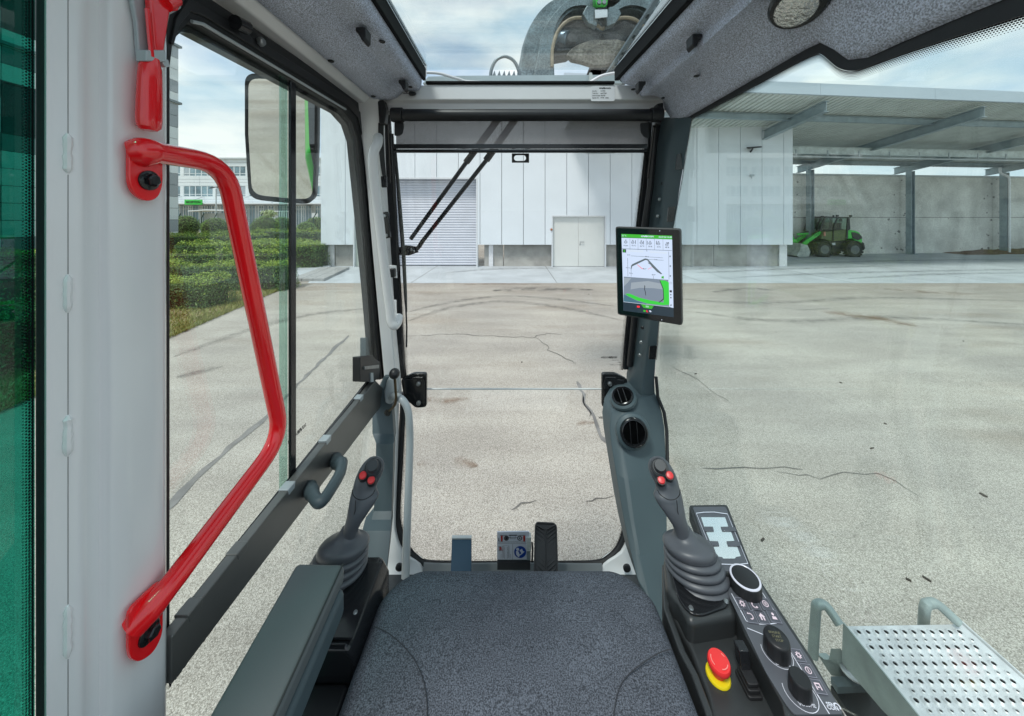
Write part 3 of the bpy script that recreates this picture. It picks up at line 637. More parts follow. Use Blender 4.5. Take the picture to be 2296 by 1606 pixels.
# one corrugated sheet, reused
A, B = [], []
for i in range(4):
    for d, zz in ((0, 0), (.15, 0), (.17, .07), (.23, .07)): A.append(S(i*.25+d, 11.97, rz(12)+zz)); B.append(S(i*.25+d, 20.4, rz(20.4)+zz))
A.append(S(1, 11.97, rz(12))); B.append(S(1, 20.4, rz(20.4)))
s0 = MB().frame(A, B, (0, 0, .012), False).build('roof_sheet', rsm, sd_, smooth=False, loc=(0, 0, 0)); s0.location = u*4
for i in range(5, 48): dup(s0, u*i, sd_)
stl = pbr('shed_steel', (.34, .41, .44), .45, metal=.45, var=.14, vs=3, detail=6); stl2 = pbr('light_shed_steel', (.60, .66, .65), .45, metal=.3, var=.2, vs=4, detail=8)
def ibeam(mb, a, b, hgt, w, tf=.02, tw=.014, up=V((0, 0, 1))):
    t = (b-a).normalized(); sd0 = t.cross(up).normalized()
    for off, hw, th in ((0, w/2, tf), (-hgt+tf, w/2, tf), (-hgt/2+tf/2-.0, tw/2, hgt-2*tf-.002)):
        c0 = a+up*off; c1 = b+up*off; q = [c0-sd0*hw-up*th/2, c0+sd0*hw-up*th/2, c0+sd0*hw+up*th/2, c0-sd0*hw+up*th/2]; mb.prism(q, c1-c0)
for s in (13.4, 20.5, 27.55, 34.6, 41.7):
    ibeam(mbx := MB(), S(s, 11.99, rz(12)-.20), S(s, 20.2, rz(20.2)-.20), .42, .24); mbx.build('roof_beam', stl, sd_, smooth=False)
    if s > 15:
        mbx = MB(); 
        for dx in (-.12, .12): mbx.prism([S(s+dx-.012, 19.2, 0), S(s+dx+.012, 19.2, 0), S(s+dx+.012, 19.5, 0), S(s+dx-.012, 19.5, 0)], (0, 0, rz(19.4)-.63))
        mbx.prism([S(s-.106, 19.34, 0), S(s+.106, 19.34, 0), S(s+.106, 19.36, 0), S(s-.106, 19.36, 0)], (0, 0, rz(19.4)-.63))
        mbx.prism([S(s-.2, 19.1, 0), S(s+.2, 19.1, 0), S(s+.2, 19.6, 0), S(s-.2, 19.6, 0)], (0, 0, .03)); mbx.build('column', stl, sd_, smooth=False)
        MB().tube([S(s+.15, 12.2, rz(12.2)-.62), S(s+1.1, 13.55, rz(13.5)-.28)], .02, 6).build('brace', stl, sd_)
for t, hgt, m in ((13.55, .26, stl), (16.0, .36, stl2), (17.7, .26, stl), (19.4, .26, stl)):
    mbx = MB(); ibeam(mbx, S(3, t, rz(t)-.04-(.45 if t == 16.0 else 0)), S(46, t, rz(t)-.04-(.45 if t == 16.0 else 0)), hgt, .16); mbx.build('purlin', m, sd_, smooth=False)
zp = rz(15.6)-1.12; MB().tube([S(5, 15.6, zp), S(46, 15.6, zp)], .045, 8).build('cable_conduit', greytube, sd_)
h0 = MB().prism([S(14-.02, 15.58, zp), S(14+.02, 15.58, zp), S(14+.02, 15.62, zp), S(14-.02, 15.62, zp)], (0, 0, .34)); h0.bb(0, 0, 0, 0, 0, 0); h0 = h0.build('hanger', greytube, sd_, smooth=False)
for i in range(1, 14): dup(h0, u*(1.75*i), sd_)
MB().tube(bent([S(34.0, 19.2, rz(19.2)-.35), S(34.0, 19.2, rz(19.2)-.75), S(34.35, 19.0, rz(19.2)-.95), S(34.35, 19.0, 0)], .2), .06, 8).build('downpipe', galv, sd_)
# back wall of cast concrete panels
cw = thing('concrete_wall', 'tall cast concrete wall behind the shed columns', 'wall', S(24, 19.8, 0)); stc = pbr('wall_capping', (.62, .66, .66), .4, var=.05)
for i in range(7):
    s0, s1 = 13.4+7.05*i+.01, 13.4+7.05*(i+1)-.01
    for z0, z1 in ((0, 2.355), (2.38, 5.05)): sbox(s0, s1, 19.85, 20.1, z0, z1).build('wall_slab', concw, cw, smooth=False)
    sbox(s0, s1, 20.102, 20.14, 0, 5.05).build('wall_backing', pbr('wall_joint', (.05, .05, .05), .9), cw, smooth=False)
    sbox(s0, s1, 19.80, 20.15, 5.06, 5.16).build('capping', stc, cw, smooth=False)
hole = MB()
for i in range(7):
    for z in (.35, 1.3, 2.75, 3.9):
        for d in (-.45, .42): hole.lathe([(.05, 0), (.05, .004)], S(20.5+7.05*(i-1)+d+random.uniform(-.08, .08), 19.848, z+random.uniform(-.1, .1)), -nn, 8)
for k in range(70):
    s = 20.5+7.05*random.randint(-1, 4)+random.gauss(0, .55)*(1 if random.random() < .7 else 3); z = random.choice((.25, .3, 1.2, 2.3, 2.45, 3.7, 4.7))+random.gauss(0, .12); r = random.uniform(.04, .13); z = max(.1, min(4.95, z))
    if abs(z-2.367) < r+.02: z = 2.367-r-.03
    mb_ = [S(s+math.cos(2*PI*i/10)*r*random.uniform(.6, 1.2), 19.8465, z+math.sin(2*PI*i/10)*r*random.uniform(.5, .9)) for i in range(10)]; hole.poly(mb_)
hole.build('anchor_hole', pbr('dark_stain', (.24, .24, .22), .9, var=.4, vs=9), cw)['kind'] = 'stuff'
# low heap of bark along the foot of the wall
hp = MB(); ring = []
for k in range(40):
    s = 30.6+k*.35; h_ = .28*max(0, math.sin(PI*k/39))**.7*(1+.4*noise.noise(V((k*.4, 0, 0)))); ring.append([S(s, 18.6-.3*noise.noise(V((k*.3, 2, 0))), .0), S(s, 19.2, h_*.8), S(s, 19.6, h_), S(s, 19.84, h_*.9), S(s, 19.84, 0)])
hp = hp.loft(ring, True, True).build('bark_heap', pbr('bark_mulch', (.16, .10, .06), .95, var=.5, vs=9, bump=.8, bs=18)); tag(hp, 'low brown heap of bark along the concrete wall', 'heap')

# ------------------------------------------------------------------ wheel loader parked under the shed
k_ = .08594/F*20.2
def L(zx, zy, d=0): return V(((1775.9-CX+zx*.08594)/F*20.2, 20.2+d, (1290-zy)*k_))
wlo = thing('wheel_loader', 'small green wheel loader with raised cab and bucket', 'loader', L(1260, 1290, .8))
lg = pbr('loader_green', (.04, .58, .06), .35, var=.1, coat=.3); dk = pbr('loader_black', (.02, .023, .024), .5, var=.2); olive = pbr('loader_dark_panel', (.09, .13, .04), .4); tyre = pbr('tyre_rubber', (.030, .033, .034), .85, var=.2, vs=9, bump=.3, bs=20); rimm = pbr('rim_grey', (.13, .15, .15), .45)
bkm = pbr('worn_bucket_steel', (.42, .46, .44), .4, metal=.4, var=.3, vs=4)
def pr(name, pts, d0, d1, m, par=wlo, bevel=.02):
    return MB().prism([L(x, y, d0) for x, y in pts], (0, d1-d0, 0)).build(name, m, par, bevel=bevel)
R = 205*k_
def wheel(zx, zy, d0):
    w = .36; c = L(zx, zy, d0); prof = [(R*.55, .03), (R*.8, 0), (R*.93, .04), (R, .09), (R, w-.09), (R*.93, w-.04), (R*.8, w), (R*.55, w-.03)]
    mb = MB().lathe(prof, c, (0, 1, 0), 36)
    for i in range(18):
        for s, off in ((0, 0), (.5, w*.5)):
            a = 2*PI*(i+s)/18; ct = c+V((math.cos(a)*R*1.01, off+w*.25, math.sin(a)*R*1.01)); mb.box(ct, (.055, w*.5, .10), Matrix.Rotation(-a, 3, 'Y') @ Matrix.Rotation(.35 if s else -.35, 3, 'X'))
    ty = mb.build('wheel', tyre, wlo)
    MB().lathe([(R*.56, .02), (R*.53, .05), (R*.42, .10), (R*.24, .09), (R*.22, .03), (R*.1, .02), (.001, .02)], c+V((0, .001, 0)), (0, 1, 0), 24).build('rim', rimm, ty)
for d in (0, 1.3):
    wheel(868, 1090, d); wheel(1660, 1095, d)
pr('rear_hood', [(1580, 610), (1650, 580), (1780, 600), (1880, 640), (1940, 730), (1965, 830), (1960, 960), (1860, 970), (1800, 880), (1700, 815), (1580, 830)], .28, 1.42, lg, bevel=.05)
pr('engine_grille', [(1662, 640), (1760, 645), (1860, 680), (1930, 740), (1950, 800), (1840, 860), (1700, 800)], .255, .279, dk, bevel=.004)
pr('counterweight', [(1860, 985), (1970, 960), (1975, 900), (2020, 920), (2040, 1000), (2052, 1080), (1980, 1130), (1860, 1120)], .3, 1.4, dk, bevel=.03)
pr('chassis', [(700, 900), (1560, 860), (1860, 960), (1860, 1110), (1380, 1120), (1240, 1210), (1000, 1160), (700, 1060)], .38, 1.3, dk, bevel=.02)
pr('lower_cab', [(930, 640), (1560, 560), (1575, 830), (1440, 870), (1110, 880), (960, 830), (880, 830), (905, 700)], .3, 1.4, olive, bevel=.03)
pr('step_panel', [(1090, 880), (1400, 880), (1400, 1060), (1110, 1060)], .32, 1.38, dk, bevel=.02)
for d in (.29, 1.41):
    fr_ = []
    for nm, pts in (('cab_post', [(830, 610), (890, 400), (960, 240), (1010, 232), (930, 420), (862, 610)]), ('cab_post', [(1175, 880), (1180, 650), (1210, 450), (1290, 270), (1340, 240), (1300, 300), (1235, 460), (1205, 640), (1200, 880)]), ('cab_post', [(1525, 830), (1565, 270), (1620, 270), (1640, 560), (1580, 600), (1575, 830)])):
        pr(nm, pts, d-.03, d+.03, dk, bevel=.008)
pr('cab_roof', [(960, 250), (1000, 222), (1130, 228), (1330, 232), (1640, 240), (1645, 265), (1560, 270), (1000, 255)], .22, 1.48, dk, bevel=.02)
gl_l = glass('loader_glass', (.55, .66, .60), .06)
for d in (.30, 1.40): pr('cab_window', [(870, 600), (990, 250), (1560, 270), (1550, 560)], d-.004, d+.004, gl_l, bevel=0)
pr('driver_seat', [(1360, 640), (1370, 560), (1480, 545), (1520, 390), (1560, 390), (1545, 640)], .6, 1.1, pbr('loader_seat', (.08, .10, .13), .8), bevel=.03)
MB().tube([L(1180, 600, .85), L(1120, 500, .85)], .03, 8).tube([L(1070+60*0, 520, .7), L(1150, 470, .7), L(1150, 470, 1.0), L(1070, 520, 1.0), L(1070, 520, .7)], .015, 6).build('steering_column', dk, wlo)
for zx, zs in ((860, 1), (1660, -1)):
    for d in (0, 1.3):
        A_, B_ = [], []
        for k in range(9):
            a = math.radians(20+(118 if zs > 0 else 140)*k/8) if zs > 0 else math.radians(5+165*k/8); c = L(zx, 1095, d); A_.append(c+V((math.cos(a)*R*1.16, 0, math.sin(a)*R*1.16))); B_.append(c+V((math.cos(a)*R*1.10, 0, math.sin(a)*R*1.10)))
        MB().frame(A_, B_, (0, .4, 0), False).build('fender', dk, wlo)
for d in (.42, 1.14): pr('lift_arm', [(920, 615), (935, 690), (620, 910), (540, 1000), (480, 1150), (430, 1170), (405, 1080), (440, 960), (540, 860), (800, 680)], d, d+.13, lg, bevel=.02)
pr('tilt_link', [(230, 720), (270, 705), (330, 830), (400, 850), (400, 920), (290, 930), (240, 800)], .72, .98, lg, bevel=.02)
MB().tube([L(280, 720, .85), L(450, 712, .85)], .025, 8).build('piston_rod', boltm, wlo); MB().tube([L(440, 712, .85), L(740, 690, .85)], .06, 10).build('tilt_cylinder', lg, wlo)
MB().tube([L(560, 690, .9), L(700, 640, .9), L(760, 640, .9)], .05, 8).build('hose', dk, wlo)
bp_ = [(185, 920), (230, 935), (300, 960), (370, 965), (400, 1050), (440, 1140), (420, 1230), (380, 1275), (150, 1287), (85, 1250), (110, 1180), (160, 1110), (180, 1020)]
pr('bucket', bp_, -.12, 1.80, bkm, bevel=.03); pr('cutting_edge', [(80, 1262), (160, 1288), (400, 1288), (400, 1278), (160, 1278)], -.14, 1.82, pbr('edge_steel', (.2, .22, .22), .4, metal=.5), bevel=.004)
for x, y, d in ((785, 295, .05), (785, 295, 1.6)):
    MB().box(L(x, y, d), (.09, .05, .22), Matrix.Rotation(-.2, 3, 'Y')).build('mirror', dk, wlo, bevel=.02); MB().tube([L(x+30, y-30, d), L(940, 262, .25 if d < 1 else 1.45)], .014, 6).build('mirror_arm', dk, wlo)
MB().box(L(1355, 320, .2), (.16, .05, .20)).build('mirror', dk, wlo, bevel=.02)
for x, y, d in ((930, 232, .35), (930, 232, 1.3), (1325, 205, .35), (1680, 212, .35)):
    MB().box(L(x, y, d), (.13, .1, .11)).build('work_light', dk, wlo, bevel=.02)
MB().tube([L(1330, 230, .6), L(1330, 190, .6)], .05, 8).build('beacon', dk, wlo)
pr('number_plate', [(1170, 925), (1250, 920), (1252, 980), (1172, 982)], .29, .318, whitem, bevel=0)
pr('headlight', [(930, 640), (965, 620), (970, 740), (935, 745)], .22, .29, pbr('lamp_red_white', (.6, .25, .2), .3), bevel=.01)
pr('marker_lamp', [(445, 1045), (490, 1040), (488, 1085), (448, 1090)], .405, .418, pbr('orange_reflector', (.6, .35, .05), .3), bevel=0)
text('345 E', .15, L(805, 712, .41), L(900, 650)-L(760, 748), V((.35, 0, 1)), dk, 'lettering', wlo, .02, depth=.012)
# ================================================================== THE CAB
cab = thing('machine_cab', 'white steel operator cab with grey felt roof lining and glass hatch', 'cab', (0, .8, 1.0))
def rows(mb, R, vec, sub=1):
    """solid between left and right edges given row by row as (py, px left, px right, depth[, depth right])"""
    A = [aY(r[1], r[0], r[3]) for r in R]; B = [aY(r[2], r[0], r[4] if len(r) > 4 else r[3]) for r in R]
    if sub > 1: A, B = cat(A, sub), cat(B, sub)
    return mb.frame(A, B, vec, False)
# floor and front sill
floor = MB().bb(-.5, .53, .12, 1.22, 1.0, 1.05).build('floor_mat', pbr('floor_mat', (.05, .055, .06), .8, var=.1, bump=.3, bs=120), cab)
MB().frame(cat([aY(950, 1264, 1.20), aY(1010, 1266, 1.2), aY(1150, 1264, 1.2), aY(1300, 1266, 1.2), aY(1350, 1266, 1.2)], 4), cat([aY(946, 1292, 1.18), aY(1010, 1292, 1.18), aY(1150, 1292, 1.18), aY(1300, 1292, 1.18), aY(1350, 1292, 1.18)], 4), (0, .005, 0), False).build('mat_edge', pbr('mat_edge_grey', (.15, .168, .178), .7, var=.1), cab)
MB().bb(-.5, .54, 1.235, 1.245, .75, aY(0, 1280, 1.235).z).build('front_sill', white, cab)
# left rear pillar with folded profile, seam and weld beads
pp = [(104, -.497), (128, -.4935), (150, -.490), (158, -.4885), (172, -.486), (186, -.484), (196, -.4858), (210, -.4868), (222, -.4868), (230, -.4838), (238, -.4795), (246, -.4765), (256, -.4745), (300, -.4728), (340, -.472), (362, -.4715), (370, -.4735), (373, -.479)]
ring = [(X, X*F/(x-CX)) for x, X in pp]+[(-.52, .492), (-.535, .49), (-.535, .388), (-.512, .372)]
MB().loft([[V((x, y, z)) for x, y in ring] for z in (.7, 1.6, 2.9)]).build('door_pillar', white, cab, ang=60)
seam = MB(); 
for a, b in ((-40, 300), (392, 615), (702, 930), (1024, 1355), (1478, 1640)): seam.tube([aX(152.5, a, -.4897), aX(152.5, b, -.4897)], .0005, 5)
seam.build('pillar_seam', pbr('seam_shadow', (.22, .22, .22), .6), cab)
for i, (a, b) in enumerate(((300, 388), (617, 700), (932, 1022), (1358, 1475))):
    P = [aX(152, a+(b-a)*t/10, -.4893)+V((0, random.uniform(-.0004, .0004), 0)) for t in range(11)]
    MB().tube(P, [.0012]+[.0034+random.uniform(-.0005, .0006) for _ in range(9)]+[.0012], 8).build('weld_bead', white, cab)
MB().bb(-.516, -.499, .3680, .3765, .7, 2.9).build('pillar_seal', rubber, cab, bevel=.003)
MB().tube([(-.4985, .3690, .7), (-.4985, .3690, 2.9)], .0036, 10).build('pillar_seal', blackg, cab)
# tinted quarter pane behind the pillar
MB().bb(-.520, -.514, .10, .3675, .8, 2.85).build('quarter_window', g_dark, cab, smooth=False)
frit('dot_print', [(-.5135, .3665, .8), (-.5135, .3665, 2.9)], [(-.5135, .357, .8), (-.5135, .357, 2.9)], cab, 300, 4)
MB().tube([(-.503, .39, 2.78), (-.503, .39, 2.88)], .01, 8).build('pillar_cap', rubber, cab)
# roof rail above the door, front cross beam, roof skin
rr = MB(); rr.prism([(-.53, .3, 2.676), (-.478, .3, 2.676), (-.462, .3, 2.694), (-.462, .3, 2.74), (-.53, .3, 2.74)], (0, .84, 0)); rr.build('roof_rail', white, cab, bevel=.005)
zb = [aY(0, y, 1.14).z for y in (190, 226, 231, 246)]
fb = MB().prism([(-.47, 1.145, zb[0]), (-.47, 1.132, zb[0]-.006), (-.47, 1.130, zb[1]), (-.47, 1.142, zb[2]), (-.47, 1.146, zb[3]), (-.47, 1.21, zb[3]), (-.47, 1.21, zb[0]-.02)], (.995, 0, 0)).build('front_beam', white, cab, bevel=.004)
MB().bb(-.54, -.30, .05, 1.2, 2.80, 2.84).build('roof_skin', whitem, cab); MB().bb(.37, .56, .05, 1.2, 2.80, 2.84).build('roof_skin', whitem, cab)
# maker's sticker on the beam
st = MB(); q0, q1 = aY(1324.5, 227, 1.1295), aY(1378, 193.5, 1.1295)
st.prism(rnd([(q0.x, 1.1292, q0.z), (q1.x, 1.1292, q0.z), (q1.x, 1.1292, q1.z), (q0.x, 1.1292, q1.z)], .006), (0, .0006, 0)); st = st.build('sticker', pbr('paper_white', (.78, .80, .83), .5, var=.01), cab, smooth=False)
ink = pbr('black_print', (.015, .015, .017), .6)
def on_beam(s, x, y, sz, al='LEFT'): return text(s, sz, aY(x, y, 1.129), (1, 0, 0), (0, 0, 1), ink, 'lettering', st, .02, al)
logo(.0062, aY(1353.5, 198.2, 1.129), (1, 0, 0), (0, 0, 1), ink, st)
for i, (a, b) in enumerate((('Art.Nr.:', '417784'), ('Teile Nr.:', 'sa417784'), ('Liefer.Code:', '706102'), ('Serien Nr.:', 'PTYP - 0006'))):
    on_beam(a, 1328, 204.5+5.1*i, .0052); on_beam(b, 1346.5, 204.5+5.1*i, .0052)
# felt roof lining, left of the hatch
prof = [(-.462, 2.705), (-.458, 2.692), (-.448, 2.688), (-.425, 2.688), (-.395, 2.690), (-.378, 2.697), (-.362, 2.712), (-.350, 2.720), (-.330, 2.719), (-.316, 2.718), (-.305, 2.722), (-.298, 2.732), (-.296, 2.748), (-.296, 2.80)]
def lining(prof, y0, y1, fr, name):
    ys = [y0, .3, .45, .6, .75, .9, 1.0, y1-.03, y1-.008]; R = []
    for y in ys: R.append([V((x, y, z)) for x, z in prof])
    R.append([V((lerp(x, fr[0], .05), y1, z+.012)) for x, z in prof]); R.append([V((x, y1, 2.80)) for x, z in prof])
    return MB().loft(R, False, False).build(name, liner, cab, ang=80, fix=False)
lining(prof, .05, 1.128, (-.37, 0), 'headliner')
# right of the hatch: deeper channelled lining reaching the side window
R = []
for y in (.05, .2, .32, .42, .48, .52, .55, .575, .60, .63, .70, .8, .9, 1.0, 1.08, 1.115, 1.13):
    ze = 2.612 if y > .61 else (2.545 if y < .53 else 2.545+.067*((y-.53)/.08)**2*(3-2*(y-.53)/.08)); k = 0 if y < 1.1 else .012 if y < 1.12 else .03
    if y < .45: ze -= .02*(.45-y)/.4
    m2 = 2.655 if y > .62 else 2.655-.022*min(1, (.62-y)/.1)
    pts = [(.352, 2.80), (.352, 2.752), (.355, 2.738), (.362, 2.730), (.378, 2.724), (.405, 2.718), (.414, 2.709), (.418, 2.694), (.424, 2.687), (.436, 2.690), (.462, 2.690), (.484, 2.682), (.497, 2.668), (.506, m2), (.516, lerp(m2, ze, .35)), (.530, lerp(m2, ze, .85)), (.542, ze), (.552, ze+.004)]
    sx_ = .032*min(1, max(0, (1.13-y)/.45)); wt = (1, 1, 1, 1, .92, .75, .5, .25, .1)+(0,)*20
    R.append([V((x+sx_*wt[i], y, z+k*(1 if x < .5 else .2))) for i, (x, z) in enumerate(pts)])
R.append([V((p.x, 1.135, 2.80)) for p in R[-1]])
MB().loft(R, False, False).build('headliner', liner, cab, ang=80, fix=False)
# hooks, plugs, and lamp in the lining
hookm = black
def hook(x, y, z, s):
    mb = MB(); mb.box((x, y, z-.004), (.022, .030, .010)); mb.prism([(x-.009*s, y-.014, z-.006), (x+.011*s, y-.014, z-.006), (x+.011*s, y-.014, z-.022), (x+.006*s, y-.014, z-.030), (x+.001*s, y-.014, z-.026)], (0, .028, 0)); return mb.build('hook', hookm, cab, bevel=.002)
for px, py, z, s in ((815, 78, 2.712, 1), (905, 190, 2.712, 1), (1556, 92, 2.712, -1), (1436, 193, 2.706, -1)):
    p = aZ(px, py, z-.008); hook(p.x, p.y, z, s)
for px, py, z in ((857, 93, 2.7175), (920, 195, 2.7175), (742, 137, 2.687), (837, 216, 2.687), (1529, 102, 2.7265), (1420, 200, 2.719), (1675, 92, 2.688), (1562, 170, 2.672), (1488, 219, 2.684)):
    MB().lathe([(.0075, 0), (.0065, -.002), (.003, -.0012), (.001, -.0012)], aZ(px, py, z), (0, 0, 1), 12).build('plug', rubber, cab)
p = aY(1788, 16, .565); la_ = V((.35, .05, .93)); lampo = MB().lathe([(.001, -.003), (.050, -.003), (.056, .002), (.056, .022)], p, la_, 32, sx=.72, xdir=(1, -.35, 0)).build('roof_lamp', blackg, cab)
lm = pbr('lamp_facets', (.80, .80, .76), .12, metal=.85, var=.1, vs=260, bump=1.0, bs=140)
MB().lathe([(.001, -.0062), (.036, -.0060), (.043, -.003)], p+V((0, .003, 0)), la_, 32, sx=.66, xdir=(1, -.35, 0)).build('lens', lm, lampo)
cp = aY(928, 210, 1.12); cl = MB().lathe([(.001, .020), (.005, .017), (.0075, .008), (.0075, 0), (.006, -.003), (.001, -.003)], cp+V((-.012, 0, 0)), (1, 0, -.05), 14).tube([cp+V((-.012, 0, 0)), cp+V((-.035, 0, .001))], .0012, 6).build('cable_plug', black, cab)
# hatch: seal and pane
sz = MB(); sz.bb(-.297, -.286, .05, 1.135, 2.757, 2.80); sz.prism([(.340, 1.135, 2.757), (.356, 1.135, 2.757), (.386, .68, 2.757), (.386, .05, 2.757), (.371, .05, 2.757), (.371, .68, 2.757)], (0, 0, .043)); sz.bb(-.286, .340, 1.126, 1.142, zb[0]-.0015, zb[0]+.008); sz.build('hatch_seal', pbr('hatch_rubber', (.006, .0065, .007), .7, spec=.2), cab, bevel=.003)
MB().bb(-.300, .392, .05, 1.155, 2.803, 2.811).build('roof_hatch', g_roof, cab, smooth=False)
frit('dot_print', [(-.286, .3, 2.801), (-.286, 1.12, 2.801)], [(-.276, .3, 2.801), (-.276, 1.12, 2.801)], cab, 300, 4)
frit('dot_print', [(.371, .3, 2.801), (.371, .68, 2.801), (.341, 1.12, 2.801)], [(.362, .3, 2.801), (.362, .68, 2.801), (.332, 1.12, 2.801)], cab, 300, 4)
# outside, on the roof front: lip, wiper pipe, serrated step and guard grille
MB().prism([aY(948, 187, 1.42), aY(960, 172, 1.42), aY(1030, 170, 1.42), aY(1380, 168, 1.42), aY(1395, 187, 1.42)], (0, .04, 0)).build('roof_lip', pbr('roof_lip_grey', (.30, .38, .40), .4), cab)
MB().tube(cat([aY(950, 163, 1.38), aY(985, 165, 1.38), aY(1030, 178, 1.38), aY(1060, 184, 1.38), aY(1200, 188, 1.38)], 5), .006, 8).build('washer_hose', pbr('hose_grey', (.45, .5, .52), .5), cab)
MB().tube(cat([aY(1324, 184, 1.38), aY(1350, 170, 1.38), aY(1385, 163, 1.38), aY(1405, 160, 1.38)], 5), .006, 8).build('washer_hose', whitem, cab)
MB().prism([aY(1320, 186, 1.4), aY(1322, 163, 1.4), aY(1327, 163, 1.4), aY(1334, 186, 1.4)], (0, .01, 0)).build('bracket', galvd, cab)
steel = pbr('dark_step_steel', (.16, .20, .22), .45, metal=.4, var=.15)
ls = MB().tube(cat([aY(1101, 186, 1.75), aY(1101, 160, 1.75), aY(1112, 136, 1.75), aY(1132, 127, 1.75), aY(1153, 138, 1.75), aY(1165, 165, 1.75), aY(1168, 186, 1.75)], 5), .0085, 8)
tp = [aY(1104, 186, 1.74)]; 
for i in range(5): tp += [aY(1104+11*i, 170, 1.74), aY(1109+11*i, 158, 1.74), aY(1112+11*i, 170, 1.74)]
tp += [aY(1160, 172, 1.74), aY(1160, 186, 1.74)]; ls.prism(tp, (0, .03, 0)); ls.build('roof_step', steel, cab)
gr = MB(); 
for i in range(9):
    y = .72+.125*i; gr.bb(.435, .545, y, y+.022, 2.955, 2.963)
for x in (.435, .49, .545): gr.bb(x-.008, x+.008, .70, 1.75, 2.955, 2.964)
for i in range(32):
    for j in range(2): 
        c = (.463+.055*j, .735+.032*i, 2.9585); gr.lathe([(.0165, -.003), (.0165, .003), (.011, .003), (.011, -.003), (.0165, -.003)], c, (0, 0, 1), 8)
gr.build('guard_grille', steel, cab, smooth=False)['kind'] = 'stuff'
MB().tube([aY(1490, 60, 1.9), aY(1535, -20, 1.9)], .02, 8).build('guard_strut', steel, cab)
# windshield: upper and lower pane, seals
MB().prism([aY(862, 258, 1.205), aY(1488, 258, 1.205), aY(1412, 871, 1.385), aY(898, 871, 1.385)], (0, .005, 0)).build('windshield', g_front, cab, smooth=False)
MB().prism([aY(898, 873.5, 1.385), aY(1412, 873.5, 1.385), aY(1412, 1275, 1.225), aY(885, 1275, 1.225)], (0, .005, 0)).build('lower_windshield', g_front, cab, smooth=False)
MB().tube([aY(955, 872.3, 1.382), aY(1352, 872.3, 1.382)], .0034, 6).build('glass_edge', pbr('bright_glass_edge', (.72, .75, .74), .25), cab)
rows(MB(), [(236, 846, 872, 1.19), (330, 853, 877, 1.21), (420, 860, 882, 1.235), (620, 873, 895, 1.30), (807, 886, 904, 1.365), (850, 890, 909, 1.375)], (0, .02, 0)).build('windshield_seal', rubber, cab, bevel=.004)
rows(MB(), [(236, 1457, 1488, 1.19), (330, 1449, 1478, 1.21), (420, 1440, 1470, 1.235), (500, 1430, 1464, 1.26), (620, 1418, 1450, 1.30), (735, 1406, 1432, 1.34), (830, 1398, 1420, 1.375)], (0, .02, 0)).build('windshield_seal', rubber, cab, bevel=.004)
frit('dot_print', [aY(877, 300, 1.203), aY(895, 620, 1.298), aY(909, 850, 1.366)], [aY(886, 300, 1.203), aY(903, 620, 1.298), aY(917, 850, 1.366)], cab, 300, 4)
frit('dot_print', [aY(1453, 300, 1.203), aY(1419, 600, 1.293), aY(1397, 830, 1.36)], [aY(1443, 300, 1.203), aY(1409, 600, 1.293), aY(1387, 830, 1.36)], cab, 300, 4)
LS = [(905, 880, 1.375), (902, 940, 1.36), (896, 1050, 1.315), (891, 1150, 1.275), (897, 1195, 1.255), (912, 1230, 1.24), (932, 1253, 1.23), (958, 1265, 1.225), (1050, 1268, 1.222), (1150, 1268, 1.222), (1250, 1268, 1.222), (1338, 1265, 1.225), (1366, 1253, 1.23), (1388, 1230, 1.24), (1401, 1195, 1.255), (1406, 1150, 1.275), (1404, 1050, 1.315), (1400, 940, 1.36), (1398, 880, 1.375)]
ls3 = cat([aY(*q) for q in LS], 4); MB().tube(ls3, .012, 10).build('lower_seal', rubber, cab)
cen = aY(1150, 1060, 1.3); frit('dot_print', [p_+(cen-p_).normalized()*.010-V((0, .004, 0)) for p_ in ls3], [p_+(cen-p_).normalized()*.024-V((0, .004, 0)) for p_ in ls3], cab, 300, 3)
rows(MB(), [(905, 880, 890, 1.33), (1000, 876, 888, 1.30), (1150, 868, 884, 1.25), (1200, 868, 887, 1.235), (1240, 868, 903, 1.22), (1268, 868, 942, 1.21), (1300, 868, 952, 1.19)], (0, .03, 0), 3).build('front_post', white, cab, bevel=.004)
rows(MB(), [(1150, 1413, 1432, 1.25), (1200, 1410, 1436, 1.235), (1240, 1393, 1440, 1.22), (1268, 1354, 1442, 1.21), (1300, 1344, 1442, 1.19)], (0, .03, 0), 3).build('front_post', white, cab, bevel=.004)
for x, y in ((896, 1270), (1405, 1272)): MB().lathe([(.013, 0), (.013, -.006), (.010, -.008), (.001, -.008)], aY(x, y, 1.19), (0, 1, 0), 14).build('rubber_plug', rubber, cab)
# hinge brackets of the lower pane
def bracket(mir):
    f = (lambda x: x) if not mir else (lambda x: 2306-x)
    o = MB().prism(rnd([aY(f(x), y, 1.35) for x, y in ((898, 852), (925, 838), (956, 838), (956, 914), (932, 916), (905, 893))], .012), (0, .02, 0)).build('hinge_bracket', blackg, cab, bevel=.004)
    MB().prism([aY(f(x), y, 1.342) for x, y in ((905, 852), (922, 851), (923, 846), (948, 846), (952, 858), (952, 904), (934, 906), (926, 884), (908, 884))], (0, .008, 0)).build('hinge_plate', blackg, o, bevel=.003)
    for y in (860, 903): MB().lathe([(.0088, 0), (.0088, -.006), (.006, -.011), (.001, -.012)], aY(f(939), y, 1.342), (0, 1, 0), 12).build('bolt', boltm, o)
bracket(0); bracket(1)
